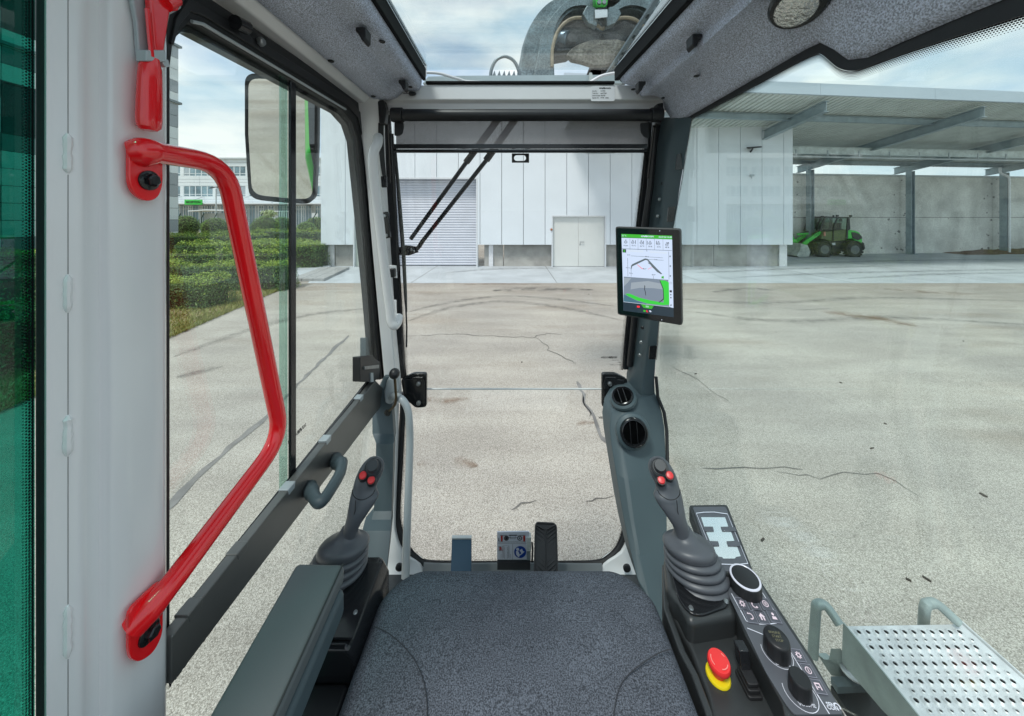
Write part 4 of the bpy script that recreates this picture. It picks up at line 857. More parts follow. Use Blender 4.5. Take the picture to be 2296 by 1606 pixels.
# white left front post, white grab tube, trim and hand rail
rows(MB(), [(205, 780, 846, 1.10), (228, 792, 850, 1.11), (300, 808, 852, 1.13), (403, 820, 856, 1.16), (560, 834, 866, 1.20), (735, 850, 878, 1.25), (860, 862, 890, 1.28), (910, 866, 893, 1.29)], (0, .05, 0), 3).build('front_post', white, cab, bevel=.006)
gt = cat([aY(848, 308, 1.12), aY(846, 322, 1.09), aY(838, 340, 1.075), aY(836, 365, 1.075), aY(841, 420, 1.085), aY(862, 600, 1.12), aY(874, 690, 1.14), aY(877, 718, 1.145), aY(884, 730, 1.15), aY(891, 722, 1.17), aY(893, 710, 1.19)], 5)
MB().tube(gt, .0158, 14).build('grab_rail', white, cab)
MB().prism(rnd([aY(x, y, 1.19) for x, y in ((876, 673), (888, 673), (889, 706), (877, 706))], .004), (0, .006, 0)).build('rail_bracket', white, cab, bevel=.001)
for y in (678, 698): MB().ball(aY(882, y, 1.187), .0025, 8, 6).build('rivet', black, cab)
bl_ = MB().prism(rnd([aY(x, y, 1.165) for x, y in ((857, 476), (870, 474), (875, 533), (862, 536))], .005), (0, .012, 0)).build('belt_anchor', blackg, cab, bevel=.002)
for x, y in ((863, 484), (867, 528)): MB().lathe([(.006, 0), (.005, -.005), (.001, -.005)], aY(x, y, 1.163), (0, 1, 0), 8).build('bolt', boltm, bl_)
MB().box(aY(875, 612, 1.17), (.036, .02, .03)).build('catch', black, cab, bevel=.004); MB().prism([aY(866, 594, 1.18), aY(888, 596, 1.18), aY(890, 624, 1.18), aY(868, 620, 1.18)], (0, .006, 0)).build('catch_plate', white, cab, bevel=.001)
MB().tube([aY(880, 300, 1.16), aY(886, 430, 1.19), aY(891, 560, 1.22), aY(893, 605, 1.23), aY(887, 617, 1.2)], .0035, 8).build('cable', rubber, cab)
rows(MB(), [(845, 862, 884, 1.26), (885, 842, 880, 1.245), (900, 834, 878, 1.235), (973, 835, 883, 1.20), (992, 842, 884, 1.175), (996, 843, 882, 1.165), (1060, 842, 881, 1.155), (1146, 838, 878, 1.13), (1165, 833, 877, 1.115), (1191, 812, 876, 1.08), (1250, 800, 870, 1.04), (1316, 800, 862, 1.0), (1380, 800, 850, .97)], (-.01, .05, 0)).build('post_trim', trim, cab, bevel=.008)
tr2 = MB().prism([aY(x, y, 1.215) for x, y in ((868, 850), (888, 845), (892, 880), (876, 910), (862, 905), (860, 880))], (0, .03, 0)).build('lever_cover', greytube, cab, bevel=.008)
lv = MB().tube(cat([aY(885, 846, 1.16), aY(887, 875, 1.165), aY(888, 895, 1.17), aY(884, 910, 1.175), aY(872, 922, 1.19)], 5), .0046, 8).build('window_lever', pbr('bronze_lever', (.12, .09, .05), .35, metal=.6), cab)
MB().ball(aY(884.5, 838, 1.155), .0178).build('lever_knob', black, lv)
MB().lathe([(.012, 0), (.001, -.001)], aY(869, 926, 1.185), (0, 1, 0), 12).build('lever_slot', blackg, cab)
hr = cat([aY(872, 892, 1.24), aY(887, 889, 1.20), aY(903, 898, 1.18), aY(914, 918, 1.175), aY(918, 950, 1.17), aY(919, 1000, 1.165), aY(914, 1150, 1.12), aY(909, 1295, 1.06)], 5)
MB().tube(hr, .0122, 14).build('hand_rail', greytube, cab)
# right front post: folded grey cover with screws and slots
RP = [(262, 1488, 1514, 1552, 1.18, 1.10, 1.03), (330, 1478, 1503, 1541, 1.19, 1.11, 1.05), (402, 1471, 1493, 1528, 1.21, 1.13, 1.08), (507, 1460, 1485, 1512, 1.24, 1.16, 1.12), (620, 1445, 1470, 1496, 1.27, 1.19, 1.16), (715, 1432, 1457, 1479, 1.30, 1.22, 1.20), (806, 1421, 1447, 1471, 1.33, 1.25, 1.235), (850, 1414, 1440, 1468, 1.34, 1.26, 1.25), (888, 1411, 1436, 1469, 1.34, 1.25, 1.25)]
ring = []
for y, a, b, c, ya, yb, yc in RP:
    pa, pb, pc = aY(a, y, ya), aY(b, y, yb), aY(c, y, yc); ring.append([pa, lerp(pa, pb, .9), lerp(pb, pc, .1), pc, pc+V((.006, .06, 0)), pa+V((0, .05, 0))])
MB().loft(ring).build('post_cover', trim, cab, bevel=.004)
for i, (y, x) in enumerate(((331, 1502), (376, 1493), (418, 1491), (412, 1486), (447, 1479), (485, 1475), (735, 1440), (768, 1437), (797, 1434))):
    t = (y-262)/626; p = aY(x, y, lerp(1.135, 1.285, t)-.012); MB().lathe([(.0062, .004), (.0062, -.001), (.004, -.003), (.001, -.003)], p, (.6, .8, 0), 10).build('screw', boltm if i % 3 else black, cab)
for P in (((1519, 345), (1537, 343), (1533, 380), (1515, 381)), ((1499, 464), (1515, 462), (1510, 497), (1496, 498)), ((1457, 777), (1473, 775), (1470, 806), (1455, 806))):
    t = (P[0][1]-262)/626; Yc = lerp(1.075, 1.22, t)-.022; MB().prism(rnd([aY(x, y, Yc) for x, y in P], .004), (0, .004, 0)).build('cover_slot', blackg, cab, smooth=False)
MB().tube([aY(1470, 275, 1.16), aY(1458, 420, 1.195), aY(1446, 500, 1.22), aY(1424, 700, 1.29), aY(1412, 820, 1.335)], .011, 10).build('gas_spring', black, cab)
# right dash column with two round vents
DC = [(884, 1398, 1470, 1.27, 1.25), (900, 1386, 1476, 1.24, 1.235), (925, 1372, 1484, 1.21, 1.215), (960, 1367, 1490, 1.18, 1.195), (1000, 1371, 1492, 1.15, 1.17), (1060, 1381, 1494, 1.10, 1.13), (1150, 1396, 1495, 1.04, 1.07), (1220, 1410, 1496, .99, 1.02), (1300, 1430, 1500, .92, .95), (1390, 1462, 1515, .86, .88), (1500, 1490, 1530, .80, .82)]
ring = []
for y, a, b, ya, yb in DC:
    pa, pb = aY(a, y, ya), aY(b, y, yb); q = lerp(pa, pb, .14)-V((0, .035, .0)); ring.append([pa+V((0, .10, 0)), pa, lerp(pa, q, .75), lerp(q, pb, .05), lerp(q, pb, .5)-V((0, .004, 0)), lerp(q, pb, .92), pb, pb+V((.012, .10, 0))])
MB().loft([r for r in ring]).build('dash_column', trim, cab, bevel=.006)
def vent(px, py, Y, ax, r, name='air_vent'):
    a = V(ax).normalized(); c = aY(px, py, Y)+a*.013
    o = MB().lathe([(r*1.42, -.010), (r*1.36, -.002), (r*1.15, .003), (r*1.1, .002)], c, a, 36, caps=False).build('vent_shroud', trim, cab)
    MB().lathe([(r*1.1, .000), (r*1.1, .007), (r*1.02, .009), (r*.98, .006), (r*.9, .007), (r*.86, .002)], c, a, 36, caps=False).build('vent_ring', blackg, o)
    MB().lathe([(r*.9, .0015), (.001, .0015)], c, a, 30).build('vent_inside', pbr('dark_inside', (.004, .0045, .005), .95, spec=.05), o)
    x = a.orthogonal().normalized(); x = V((1, 0, 0)); x = (x-a*a.dot(x)).normalized(); y = a.cross(x)
    for k in (-.3, .25):
        m = c+x*r*k; MB().prism([m-y*r*.8-x*.001+a*.002, m+y*r*.8-x*.001+a*.002, m+y*r*.8+x*.0012+a*.002, m-y*r*.8+x*.0012+a*.002], a*.005).build('vent_louvre', blackg, o)
vent(1418, 966, 1.128, (-.05, -1, .25), .040); vent(1398, 895, 1.232, (-.38, -.42, 1.0), .034)
MB().lathe([(.001, 0), (.022, 0), (.026, .006), (.026, .02)], aY(1379, 1056, 1.125), (1, .2, 0), 16).build('adjuster_knob', black, cab)
# right side pane with printed dot edge
RW = [(.545, .15, 1.525), (.545, .52, 1.53), (.545, .66, 1.40), (.545, .9, 1.05), (.545, 1.22, .95), (.545, 1.305, 1.6), (.545, 1.292, 1.767), (.545, 1.262, 1.93), (.545, 1.152, 2.275), (.545, 1.097, 2.42), (.545, 1.03, 2.61), (.545, .62, 2.607), (.545, .58, 2.59), (.545, .53, 2.545), (.545, .15, 2.53)]
MB().prism(RW, (.006, 0, 0)).build('side_window', g_side, cab, smooth=False)
TE = cat([V((.544, 1.06, 2.618)), V((.544, .8, 2.612)), V((.544, .66, 2.611)), V((.544, .612, 2.608)), V((.544, .600, 2.602)), V((.544, .588, 2.588)), V((.544, .572, 2.568)), V((.544, .556, 2.555)), V((.544, .540, 2.548)), V((.544, .52, 2.546)), V((.544, .46, 2.542)), V((.544, .34, 2.528)), V((.544, .15, 2.51))], 4)
def dn(d): return [p-V((0, 0, d*(1 if p.y > .62 else 1))) for p in TE]
MB().frame(dn(-.012), dn(.014), (.004, 0, 0), False).build('side_seal', rubber, cab, smooth=False)
frit('dot_print', dn(.0145), dn(.029), cab, 360, 6)
ed = [V((.5435, 1.29, 1.767)), V((.5435, 1.26, 1.93)), V((.5435, 1.15, 2.275)), V((.5435, 1.095, 2.42)), V((.5435, 1.035, 2.60))]; frit('dot_print', ed, [p-V((0, .012, 0)) for p in ed], cab, 260, 2)
MB().bb(.546, .56, .1, .53, .9, 1.525).build('side_panel', black, cab)
rf = [V((.543, 1.30, 1.3)), V((.543, 1.29, 1.6)), V((.543, 1.262, 1.72))]; MB().tube([aY(1471, 845, 1.245), aY(1475, 890, 1.235), aY(1489, 925, 1.215), aY(1495, 965, 1.195), aY(1497, 1050, 1.14)], .006, 8).build('pane_seal', rubber, cab)
# glass marks etched on the panes (read from outside, so mirrored from in here)
nw = (aY(1488, 258, 1.205)-aY(862, 258, 1.205)).normalized(); uw = (aY(862, 258, 1.205)-aY(898, 871, 1.385)).normalized()
logo(.0105, aY(1370, 802, 1.360), -nw, uw, ink, cab)
for i, (s, sz) in enumerate((('43R-00 0487', .0055), ('AS2', .007), ('SAFETY GLAZING', .0055))): text(s, sz, aY(1380+(i == 1)*8, 808+5.2*i, 1.361), -nw, uw, ink, 'lettering', cab)
ul = (aY(898, 873.5, 1.385)-aY(898, 1275, 1.225)).normalized(); logo(.0105, aY(1365, 937, 1.352), -nw, ul, ink, cab)
for i, s in enumerate(('43R-00 0487', 'AS2', '19')): text(s, .0055, aY(1377, 944+6*i, 1.349), -nw, ul, ink, 'lettering', cab)

# ------------------------------------------------------------------ door
door = thing('cab_door', 'glazed cab door with black rubber frame and sliding window on the left', 'door', (-.5, .9, 1.0))
inn = [(384, 1440), (384, 400), (384, 150), (389, 106), (402, 74), (426, 52), (450, 57), (600, 145), (772, 247), (794, 274), (806, 312), (822, 480), (838, 660), (853, 852)]
outr = [(369, 1440), (369, 400), (369, 150), (372, 90), (382, 20), (415, -40), (462, -12), (620, 95), (788, 208), (814, 240), (826, 305), (842, 480), (856, 660), (872, 846)]
I = [aX(x, y, -.5) for x, y in inn]; O = [aX(x, y, -.5) for x, y in outr]
MB().frame(O, I, (-.03, 0, 0), False).build('door_frame', rubber, door, bevel=.005)
ti = [lerp(a, b, .38)+V((.004, 0, 0)) for a, b in zip(O, I)]; tj = [lerp(a, b, .72)+V((.004, 0, 0)) for a, b in zip(O, I)]
MB().frame(ti[3:], tj[3:], (-.006, 0, 0), False).build('frame_lip', black, door, bevel=.002)
MB().frame([p+V((-.02, 0, 0)) for p in I], [lerp(p, V((-.5, .85, 2.1)), .02)+V((-.02, 0, 0)) for p in I], (-.02, 0, 0), False).build('glass_channel', black, door)
tl = [lerp(a, b, .96)+V((.003, 0, 0)) for a, b in zip(O, I)][5:9]; MB().tube(tl, .003, 6).build('top_channel', greytube, door)
ysl = .5*F/(CX-656)
pts = [aX(x, y, -.512) for x, y in inn]; r_ = [p for p in pts if p.y < ysl]; zt = 2.612
MB().prism([V((-.512, .44, 1.68))]+[V((-.512, p.y, p.z)) for p in r_[1:]]+[V((-.512, ysl, zt)), V((-.512, ysl, 1.68))], (-.004, 0, 0)).build('rear_pane', g_door, door, smooth=False)
f_ = [p for p in pts if p.y >= ysl-.03]
MB().prism([V((-.505, ysl-.03, 1.68)), V((-.505, ysl-.03, zt))]+[V((-.505, p.y, p.z)) for p in f_[:-1]]+[V((-.505, 1.27, 1.69))], (-.004, 0, 0)).build('front_pane', g_door, door, smooth=False)
MB().bb(-.5045, -.498, ysl-.009, ysl+.011, 1.69, zt).build('pane_edge_strip', blackg, door, bevel=.002)
MB().bb(-.509, -.505, ysl-.032, ysl-.010, 1.69, zt).build('pane_edge', glass('green_glass_edge', (.74, .89, .85), .06), door, smooth=False)
MB().prism([(-.506, .47, .85), (-.506, .47, 1.63), (-.506, 1.28, 1.60), (-.506, 1.22, .85)], (-.004, 0, 0)).build('lower_pane', g_door, door, smooth=False)
rl = MB().prism([aX(x, y, -.475) for x, y in ((386, 1428), (842, 853), (866, 878), (868, 893), (386, 1535))], (-.018, 0, 0)).build('window_rail', railm, door, bevel=.002)
MB().prism([aX(x, y, -.493) for x, y in ((372, 1428), (830, 850), (836, 860), (372, 1450))], (-.008, 0, 0)).build('rail_gasket', blackg, door)
for x, y in ((440, 1362), (545, 1230), (655, 1090), (738, 983), (812, 890)):
    p = aX(x, y, -.474); MB().prism([p+V((0, -.013, .002)), p+V((0, .013, .002)), p+V((0, .010, -.012)), p+V((0, -.010, -.012))], (-.022, 0, 0)).build('rail_clip', greytube if x > 600 else railm, rl, bevel=.002)
p = aX(848, 830, -.475)
la = MB().prism(rnd([aX(x, y, -.472) for x, y in ((808, 800), (835, 797), (846, 808), (853, 812), (851, 845), (838, 857), (808, 856))], .004), (-.025, 0, 0)).build('window_latch', black, door, bevel=.003)
MB().prism([aX(x, y, -.468) for x, y in ((818, 822), (850, 818), (850, 826), (818, 829))], (-.006, 0, 0)).build('latch_tab', boltm, la, bevel=.001); MB().prism([aX(x, y, -.468) for x, y in ((832, 836), (837, 836), (838, 856), (833, 857))], (-.006, 0, 0)).build('latch_pin', greytube, la)
MB().prism(rnd([aX(x, y, -.53) for x, y in ((820, 757), (838, 758), (842, 800), (820, 802))], .005), (-.02, 0, 0)).build('outer_catch', trim, door, bevel=.003)
ph = [aX(752, 1030, -.472), aX(757, 1038, -.445), aX(766, 1042, -.418), aX(762, 1062, -.408), aX(745, 1092, -.404), aX(724, 1122, -.408), aX(712, 1124, -.42), aX(700, 1105, -.448), aX(694, 1095, -.472)]
MB().tube(cat(ph, 5), [.0165]*6+[.0155]*4+[.0125]*25+[.0155]*4+[.0165]*2, 12).build('pull_handle', trim, door)
MB().tube([aX(527, 50, -.485), aX(552, 62, -.485)], .0125, 12).build('roller_stop', blackg, door); MB().lathe([(.009, 0), (.009, .005), (.006, .009), (.001, .009)], aX(582, 94, -.494), (1, 0, 0), 6).build('bolt', boltm, door)
dg = MB(); lu = V((0, 0, 1)); lr = V((0, -1, 0)); logo(.011, aX(672, 967, -.503), -lr*-1, lu, ink, door)
logo(.016, V((-.5035, aX(437, 1480, -.5035).y+.02, aX(437, 1480, -.5035).z+.015)), (0, 1, 0)*1 if False else V((0, -1, 0)), lu, ink, door)

# ------------------------------------------------------------------ red grab handle and rescue hammer on the pillar
gh = thing('grab_handle', 'bent red tubular grab handle bolted to the white door pillar', 'handle', aX(320, 900, -.465))
pth = bent([aX(292, 345, -.471), aX(335, 340, -.458), aX(505, 368, -.448), aX(632, 980, -.444), aX(372, 1325, -.450), aX(300, 1402, -.470)], .055, 8)
n_ = len(pth); MB().tube(pth, [.0150, .0185, .0185, .0182, .0178, .0172, .0166, .0160, .0152]+[.0138]*(n_-15)+[.0142, .0146, .0152, .0160, .0168, .0165], 16).build('tube', red, gh)
for P, b in ((((280, 318), (292, 309), (356, 324), (357, 418), (345, 446), (318, 453), (292, 436), (280, 412)), (333, 405)), (((280, 1368), (352, 1300), (358, 1310), (357, 1420), (338, 1462), (305, 1486), (285, 1478), (280, 1460)), (333, 1418))):
    pl = MB().prism(rnd([aX(x, y, -.468) for x, y in P], .009), (.0055, 0, 0)).build('mounting_plate', red, gh, bevel=.0015)
    c = aX(*b, -.4624); MB().lathe([(.0125, 0), (.0125, .002), (.011, .003), (.001, .003)], c, (1, 0, 0), 24).build('washer', blackg, pl); MB().lathe([(.008, .003), (.008, .0085), (.0062, .010), (.001, .010)], c, (1, 0, 0), 6).build('bolt', blackg, pl, smooth=False)
eh = thing('rescue_hammer', 'red emergency hammer hanging in its grey pillar holder', 'hammer', aX(337, 150, -.463))
MB().tube([aX(339, 132, -.458), aX(338, 142, -.458), aX(337, 152, -.458), aX(336, 180, -.458), aX(335, 230, -.458), aX(334, 270, -.458), aX(334, 286, -.458), aX(334, 293, -.458)], [(.008, .008), (.0085, .009), (.012, .0095), (.0128, .010), (.0135, .0105), (.0138, .0105), (.0125, .010), (.008, .007)], 16, flat=(0, 1, 0)).build('handle', red, eh)
MB().prism([aX(x, y, -.462) for x, y in ((318, -30), (395, -40), (393, 10), (384, 25), (366, 27), (350, 132), (332, 132), (326, 60))], (.010, 0, 0)).build('blade', red, eh, bevel=.003); MB().tube([aX(330, 20, -.452), aX(340, 128, -.452)], .0025, 8).build('rib', red, eh)
MB().tube([aX(366, 8, -.455), aX(388, -4, -.455)], .0105, 12).build('head', red, eh)
hh_ = thing('hammer_holder', 'light grey plastic bracket holding the red hammer', 'bracket', aX(330, 100, -.468))
MB().prism([aX(x, y, -.4705) for x, y in ((282, -20), (400, -20), (398, 20), (372, 34), (356, 120), (354, 140), (303, 140), (300, 110), (296, 50))], (.006, 0, 0)).build('back_plate', greytube, hh_, bevel=.002)
MB().prism([aX(x, y, -.4645) for x, y in ((303, 112), (348, 112), (350, 140), (303, 138))], (.014, 0, 0)).build('clip', greytube, hh_, bevel=.002)
MB().prism([aX(x, y, -.458) for x, y in ((353, 132), (368, 134), (372, 150), (362, 152), (354, 142))], (.006, 0, 0)).build('catch', greytube, hh_, bevel=.001)

# ------------------------------------------------------------------ roller blind
rb = thing('roller_blind', 'black roller blind with grey mesh fabric across the windshield top', 'blind', aY(1165, 260, 1.13))
MB().tube([aY(905, 258.5, 1.115), aY(1457, 258.5, 1.115)], .0195, 20).build('roller_tube', black, rb)
for x0, x1 in ((878, 904), (1458, 1484)): MB().tube([aY(x0, 258, 1.115), aY(x1, 258, 1.115)], .0235, 18).build('end_cap', black, rb, bevel=.003)
for P in (((846, 226), (860, 224), (866, 245), (862, 275), (850, 278)), ((1474, 232), (1488, 230), (1487, 252), (1482, 280), (1470, 278))): MB().prism([aY(x, y, 1.11) for x, y in P], (0, .03, 0)).build('bracket', black, rb, bevel=.003)
fm = bpy.data.materials.new('blind_mesh'); fm.use_nodes = True; t = fm.node_tree; o_ = t.nodes['Material Output']; b_ = t.nodes['Principled BSDF']; b_.inputs['Base Color'].default_value = (.19, .18, .19, 1); b_.inputs['Roughness'].default_value = .8
tr_ = N(t, 'ShaderNodeBsdfTransparent'); ms_ = N(t, 'ShaderNodeMixShader'); g_ = N(t, 'ShaderNodeNewGeometry'); sp_ = N(t, 'ShaderNodeSeparateXYZ'); t.links.new(g_.outputs['Position'], sp_.inputs[0])
def mm_(op, a, b): 
    n = N(t, 'ShaderNodeMath', operation=op)
    for i, x in enumerate((a, b)):
        if isinstance(x, (int, float)): n.inputs[i].default_value = x
        else: t.links.new(x, n.inputs[i])
    return n.outputs[0]
hx = mm_('GREATER_THAN', mm_('FRACT', mm_('MULTIPLY', sp_.outputs[0], 420), 0), .62); hz = mm_('GREATER_THAN', mm_('FRACT', mm_('MULTIPLY', sp_.outputs[2], 420), 0), .55)
t.links.new(mm_('MULTIPLY', hx, hz), ms_.inputs[0]); t.links.new(b_.outputs[0], ms_.inputs[1]); t.links.new(tr_.outputs[0], ms_.inputs[2]); t.links.new(ms_.outputs[0], o_.inputs[0])
MB().prism([aY(888, 268, 1.13), aY(1453, 268, 1.13), aY(1453, 330, 1.13), aY(888, 330, 1.13)], (0, .001, 0)).build('blind_fabric', fm, rb, smooth=False)
mb = MB().tube([aY(882, 339, 1.128), aY(1450, 339, 1.128)], .0062, 10); mb.bb(aY(884, 0, 1.13).x, aY(1450, 0, 1.13).x, 1.124, 1.134, aY(0, 334, 1.13).z, aY(0, 324, 1.13).z); mb.build('pull_bar', blackg, rb)
for P in (((884, 272), (903, 271), (905, 285), (902, 300), (892, 305), (884, 304)), ((1436, 276), (1455, 275), (1456, 310), (1444, 306), (1437, 296))): MB().prism(rnd([aY(x, y, 1.125) for x, y in P], .004), (0, .003, 0)).build('side_guide', black, rb)
for a, b in (((870, 278), (876, 410)), ((1466, 282), (1452, 400))): MB().tube([aY(*a, 1.15), aY(*b, 1.18)], .0042, 8).build('guide_rod', blackg, rb)
# strap of the blind hanging on the left
bs_ = thing('hanging_strap', 'black strap hanging from the left end of the roller blind', 'strap', aY(856, 300, 1.12))
MB().frame(cat([aY(848, 276, 1.12), aY(848, 320, 1.12), aY(853, 370, 1.125), aY(858, 400, 1.13)], 4), cat([aY(860, 276, 1.12), aY(860, 320, 1.12), aY(863, 370, 1.125), aY(866, 400, 1.13)], 4), (0, .003, 0), False).build('webbing', rubber, bs_); MB().prism(rnd([aY(x, y, 1.122) for x, y in ((853, 395), (866, 395), (867, 420), (855, 421))], .004), (0, .01, 0)).build('buckle', blackg, bs_, bevel=.002)
# sensor bracket behind the glass
sb = thing('sensor_bracket', 'small black bracket with two round cutouts under the blind', 'bracket', aY(1166, 355, 1.23))
cpts = [aY(1146, 344, 1.225), aY(1188, 344, 1.225), aY(1182, 365, 1.225), aY(1150, 365, 1.225)]; cen_ = [aY(1159, 354.5, 1.225), aY(1173, 354.5, 1.225)]
mb = MB(); A, B = [], []
for k in range(32):
    a = 2*PI*k/32; d = V((math.cos(a), 0, math.sin(a))); w = .0105; c = cen_[0] if math.cos(a) < 0 else cen_[1]; B.append(c+d*w); A.append(V(((cpts[0].x+cpts[1].x)/2+max(-.031, min(.031, d.x*.05)), 1.225, (cpts[0].z+cpts[2].z)/2+max(-.0165, min(.0165, d.z*.03)))))
mb.frame(A, B, (0, .004, 0)).build('plate', black, sb)

# ------------------------------------------------------------------ wiper outside the windshield
wi = thing('windshield_wiper', 'black wiper with twin rods and long blade outside the windshield', 'wiper', aY(915, 560, 1.32))
def wy(y): return 1.205+(y-258)/613*.18+.03
def wp_(x, y, d=0): return aY(x, y, wy(y)+d)
for a, b, m in (((1130, 250), (1045, 365), (921, 536)), ((1168, 250), (1090, 360), (948, 540))):
    MB().tube([wp_(*a, .02), wp_(*b, .02)], (.016, .005), 8, flat=(1, 0, 1)).tube([wp_(*b, .02), wp_(*m, .02)], .0085, 8).build('rod', black, wi)
MB().tube([wp_(948, 540, .02), wp_(940, 553, .02), wp_(933, 560, .015)], (.010, .005), 8).build('rod_end', black, wi)
MB().prism([wp_(x, y, .01) for x, y in ((890, 556), (908, 550), (932, 553), (938, 566), (915, 574), (892, 572))], (0, .012, 0)).build('blade_clamp', blackg, wi, bevel=.003)
MB().tube([wp_(x, y) for x, y in ((886, 330), (893, 420), (899, 500), (905, 575), (909, 660), (911, 700))], [.004, .0065, .008, .008, .007, .004], 8).build('blade_spine', pbr('wiper_dark', (.035, .05, .05), .5), wi); MB().tube([wp_(x, y, -.012) for x, y in ((884, 330), (893, 450), (904, 580), (910, 690), (912, 735), (911.5, 778))], .0036, 6).build('blade_rubber', rubber, wi)
for x, y in ((922, 560), (928, 563)): MB().ball(wp_(x, y, 0), .005, 8, 6).build('nut', boltm, wi)

# ------------------------------------------------------------------ side mirror outside the door
n_m = V((.235, -.925, -.30)).normalized(); pm = aY(600, 300, 1.28)
sm = thing('side_mirror', 'large black framed side mirror outside the door window', 'mirror', pm)
mq = rnd([aP(x, y, pm, n_m) for x, y in ((551, 164), (640, 168), (713, 188), (712, 330), (706, 458), (640, 454), (560, 446), (551, 300))], [.035, 0, .035, 0, .045, 0, .045, 0])
mi_ = [lerp(p, aP(632, 310, pm, n_m), .075) for p in mq]
MB().prism(mq, -n_m*.04).build('housing', black, sm, bevel=.008)
MB().frame([p+n_m*.001 for p in mq], [p+n_m*.001 for p in mi_], n_m*.006).build('rim', rubber, sm)
mm = bpy.data.materials.new('mirror_silver'); mm.use_nodes = True; b_ = mm.node_tree.nodes['Principled BSDF']; b_.inputs['Base Color'].default_value = (.86, .88, .86, 1); b_.inputs['Metallic'].default_value = 1; b_.inputs['Roughness'].default_value = .012
MB().prism([p+n_m*.002 for p in mi_], n_m*.002).build('mirror_glass', mm, sm, smooth=False)
MB().tube([aP(640, 165, pm, n_m)-n_m*.02, aY(760, 200, 1.34), aY(860, 215, 1.32)], .012, 8).build('mirror_arm', black, sm)

# ------------------------------------------------------------------ green upper body of the machine (behind the cab, seen in the mirror)
ub = thing('material_handler', 'green machine body behind the cab, seen only in the side mirror', 'machine', (1.2, -3, .9))
MB().prism([(-1.0, -1.2, .8), (-1.0, -1.2, 1.40), (-.9, -1.2, 1.52), (1.7, -1.2, 1.52), (1.7, -1.2, .8)], (0, -4.2, 0)).build('engine_hood', green, ub, bevel=.06); MB().bb(-.93, 1.68, -5.3, -1.17, 1.50, 1.535).build('bounce_cover_top', black, ub); MB().bb(-.93, 1.68, -1.19, -1.14, .8, 1.5).build('bounce_cover_front', black, ub)  # black top and front sheets added to stop green bounce into the cab
MB().bb(-1.003, -.99, -4.4, -3.0, .95, 1.3).build('vent_grille', black, ub)

# ------------------------------------------------------------------ monitor on the right front post
TL, TR, BL, BR = aY(1378.8, 508.8, 1.03), aY(1526.2, 513.2, .93), aY(1383.9, 705.6, 1.03), aY(1529.8, 731, .93)
tn = (TR-TL).cross(BL-TL).normalized(); tn = tn if tn.y < 0 else -tn
mo = thing('monitor', 'black framed touch monitor showing boom diagram and camera picture', 'monitor', lerp(TL, BR, .5))
def T(zx, zy, d=.0006): return aP(1372.3+zx*.14518, 502.3+zy*.14518, TL, tn)+tn*d
corn = [T(48, 40), T(1058, 72), T(1085, 1575), T(80, 1402)]
MB().prism(rnd([p-tn*.001 for p in corn], .008), -tn*.022).build('housing', pbr('monitor_housing', (.05, .052, .052), .4), mo, bevel=.003)
MB().prism(rnd([lerp(p, T(565, 790), .035) for p in corn], .006), tn*.0006).build('front_glass', pbr('monitor_glass', (.006, .008, .01), .07, var=.05), mo, smooth=False)
E = {k: emit('screen_'+k, c, s) for k, c, s in (('white', (.56, .66, .84), .62), ('green', (.04, .42, .02), .6), ('grey', (.33, .38, .46), .8), ('road', (.20, .25, .32), .55), ('bright', (.03, .56, .04), .62), ('dark', (.012, .03, .05), .5), ('teal', (.05, .13, .18), .7), ('red', (.75, .02, .03), .8), ('line', (.02, .02, .03), .4), ('pale', (.45, .52, .62), .8), ('boom', (.10, .13, .15), .6), ('road_light', (.30, .35, .40), .6))}
def scr(m, polys, d, name='screen_graphic'):
    mb = MB()
    for P in polys: mb.poly([T(x, y, d) for x, y in P])
    o = mb.build(name, E[m], mo, smooth=False)
    if len(polys) > 1: o['kind'] = 'stuff'
    return o
scr('dark', [[(148, 154), (930, 182), (955, 1440), (176, 1338)]], .0016, 'screen')
scr('white', [[(150, 214), (930, 240), (950, 1297), (880, 1278), (180, 1198)]], .0020)
scr('green', [[(148, 154), (928, 182), (930, 238), (150, 206)]], .0024)
scr('road', [[(186, 812), (872, 862), (886, 1278), (182, 1200)]], .0024)
scr('road_light', [[(300, 905), (560, 880), (760, 920), (800, 1010), (640, 990), (430, 985), (290, 1010)], [(188, 830), (300, 835), (250, 900), (190, 960)]], .0026)
scr('bright', [[(738, 868), (820, 872), (880, 900), (886, 1180), (800, 1190), (792, 1060), (778, 960)], [(210, 1078), (270, 1072), (420, 1135), (600, 1180), (760, 1206), (800, 1215), (800, 1185), (886, 1178), (886, 1245), (780, 1252), (560, 1228), (380, 1175), (250, 1110)]], .0030)
scr('teal', [[(184, 1085), (260, 1120), (400, 1190), (560, 1235), (184, 1196)]], .0028)
scr('line', [[(505, 940), (516, 960), (512, 1010), (525, 1050), (528, 1105), (520, 1100), (515, 1050), (502, 1010)], [(736, 868), (746, 868), (800, 1000), (806, 1160), (730, 1215), (725, 1205), (795, 1150), (790, 1010)]]+[[(x, 228), (x+3, 228), (x+5, 400), (x+2, 400)] for x in (279, 403, 530, 657, 788)]+[[(152, 378), (928, 408), (928, 413), (152, 384)], [(876, 425), (880, 425), (886, 860), (882, 860)], [(243, 525), (247, 525), (252, 805), (248, 805)], [(297, 700), (301, 700), (302, 810), (298, 810)], [(295, 489), (790, 520), (790, 524), (295, 493)], [(560, 545), (800, 558), (800, 562), (560, 549)], [(640, 800), (644, 800), (645, 845), (641, 845)], [(532, 410), (550, 411), (541, 424)]], .0034)
